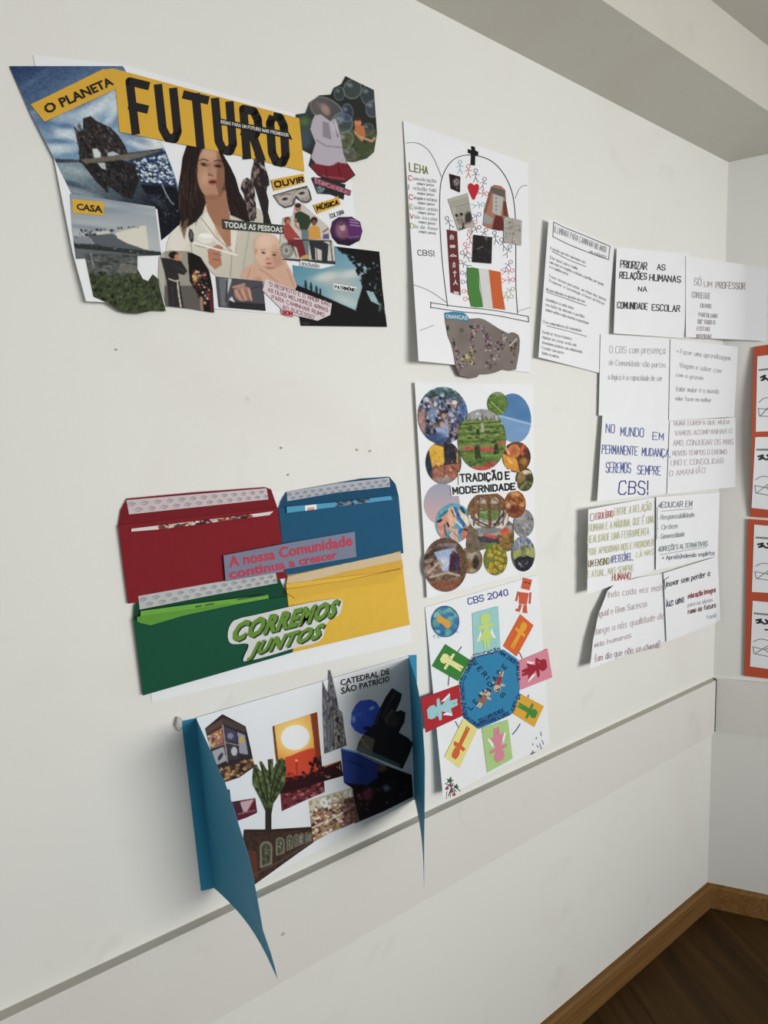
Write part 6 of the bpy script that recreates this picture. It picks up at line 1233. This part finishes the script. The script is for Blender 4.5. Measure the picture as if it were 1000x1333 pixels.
note('white sheet of slanting brown handwriting with a curled left edge, lowest of the handwritten sheets', Q((798, 760), (867, 746), (868, 836), (769, 871)), lambda u, v: .028 * np.clip(1 - u, 0, 1) ** 2 * (.35 + .65 * v), .003,
     [('Indo cada vez mais', 792, 778, 72, 8, -.14, (188, 170, 174), 'mauve_ink', .8), ('igual e Bem Sucesso', 780, 803, 62, 8, -.22, (188, 170, 174), 'mauve_ink', .8), ('longe a nós qualidade de', 776, 826, 88, 8, -.24, (188, 170, 174), 'mauve_ink', .8), ('vida humanas', 774, 843, 48, 6, -.28, (184, 160, 164), 'mauve2_ink', .8), ('(um dia que não se chora!)', 775, 861, 84, 8, -.22, (170, 146, 152), 'mauve3_ink', .8)],
     outline=Q((801, 760), (830, 752), (866, 746), (867.5, 790), (867.5, 835), (830, 847), (768, 871), (772, 835), (779, 800), (787, 780), (791, 769)))
t_, s_ = note('white sheet of slanted words in black and red Inovar sem perder, beside the corner', Q((864, 746), (934.5, 724), (938, 808), (868, 836)), LG(.001), .0068,
     [('Inovar sem perder a', 868, 764, 56, 7, -.26, (92, 90, 104), 'ink_dusk', .9), ('luz: uma', 868, 790, 22, 9, -.28, (100, 98, 114), 'ink_dusk2', 1.0), ('educação integral', 896, 779, 36, 6, -.24, (158, 84, 88), 'ink_wine', 1.0), ('para os alunos', 896, 790, 32, 5, -.22, (190, 186, 200), 'ink_pale', .7), ('rumo ao futuro', 896, 799, 36, 6, -.24, (120, 84, 92), 'ink_plum', .9), ('família', 920, 806, 16, 5, -.2, (170, 190, 214), 'ink_sky', .7)])
ink('drawn_mark', s_, [Q((871, 751), (865, 755), (866.5, 767))], .9, inkm((100, 98, 114), 'ink_dusk2'), t_)

# ================================================================== 8 orange boards on the short wall
ORC = mat('orange_card', (184, 76, 42), .7, .03, 60)
def board(lab, q, sheets, lift):
    t = thing('notice_card', lab, 'card', centre(Q(*q[:1], q[3]), .004), 'orange cards on the short wall')
    s = Surf(q, lift, .003); sheet('card_sheet', s, t, ORC, 10, th=.0012)
    for k, sq in enumerate(sheets):
        s2 = Surf(sq, (lambda L_, ss: (lambda u, v: 0 * u))(0, 0), 0)
        s3 = s
        pg = cut('printed_page', s3, sq, PAPER, t, .0012, cell=9, label='white page with a drawing')
        H = homography(sq); mp = lambda P: [tuple(p) for p in hmap(H, P)]
        ink('page_heading', s3, [mp([(.04, .19), (.9, .185)])], 2.2, inkm((120, 120, 120), 'heading_grey'), pg, .0016)
        ink('page_logo', s3, [mp([(.1, .29), (.2, .27), (.16, .31)]), mp([(.2, .3), (.26, .33)]), mp([(.3, .27), (.36, .31), (.3, .33)]), mp([(.12, .33), (.18, .32)]), mp([(.36, .28), (.42, .27)]), mp([(.4, .32), (.46, .33)])], 2.4, inkm((46, 46, 46), 'logo_black'), pg, .0016)
        if k == 1 and lab.startswith('lower'):
            ink('page_logo', s3, [mp([(.3, .42), (.46, .41)]), mp([(.38, .38), (.39, .45)])], 2.0, inkm((46, 46, 46), 'logo_black'), pg, .0016)
        ink('drawing_lines', s3, [curve(mp([(.06, .62), (.2, .56), (.4, .58), (.6, .6), (.9, .55)]), 1), mp([(.05, .7), (.3, .72), (.6, .62)]), mp([(.1, .8), (.36, .66), (.7, .74)]), mp([(.05, .7), (.08, .8), (.5, .82)]), mp([(.3, .72), (.5, .8), (.8, .76)])], .9, inkm((110, 110, 112), 'drawing_grey'), pg, .0016)
    return t
# the short wall turns away from the camera: cards run on past the frame edge
board('upper orange card with two white pages, its left edge curling off the short wall', Q((981.5, 451.5), (1052, 441), (1052, 678), (977, 672.5)),
      [Q((986, 464), (1042, 457), (1042, 560), (984, 562)), Q((983.5, 569), (1042, 568), (1042, 668), (978.5, 661))], lambda u, v: .02 * np.clip(1 - u, 0, 1) ** 2.5 * np.sin(np.pi * np.clip(v * .9 + .05, 0, 1)))
board('lower orange card with two white pages, just above the rail of the short wall', Q((974, 675.5), (1052, 681), (1050, 889), (969.5, 880)),
      [Q((982, 683), (1042, 688), (1040, 774), (979, 770.5)), Q((980, 782), (1041, 788), (1038, 876), (976.5, 867.5))], lambda u, v: .004 * np.clip(1 - u, 0, 1) ** 2)

# ================================================================== 9 leftovers on the walls
for i, (x, y, r_) in enumerate(((369, 1216, .0035), (465, 585.5, .003), (482, 587, .0028), (151, 455 + 0, .0016), (366, 583, .0022), (375, 618, .002), (683, 1050, .0024))):
    off = TR if y > 1100 else 0.0
    c = on_walls([(x, y)], off + .0008)[0]
    b_ = blob('putty', c, r_, PUT if i in (0, 1, 2) else mat('grey_putty', (150, 146, 138), .8), None, (1, .35, .8), i)
    LB = ['scrap of white putty on the rail board below the open card', 'white putty scrap on the bare wall left of the round photo poster, nearer the envelopes', 'square putty scrap on the bare wall beside the round photo poster', 'tiny grey speck left on the wall under the trees cut-out', 'tiny grey speck above the blue envelope', 'tiny grey speck just over the gap between the red and blue envelopes', 'grey speck on the rail board right of the open card']
    setp(b_, LB[i], 'putty')
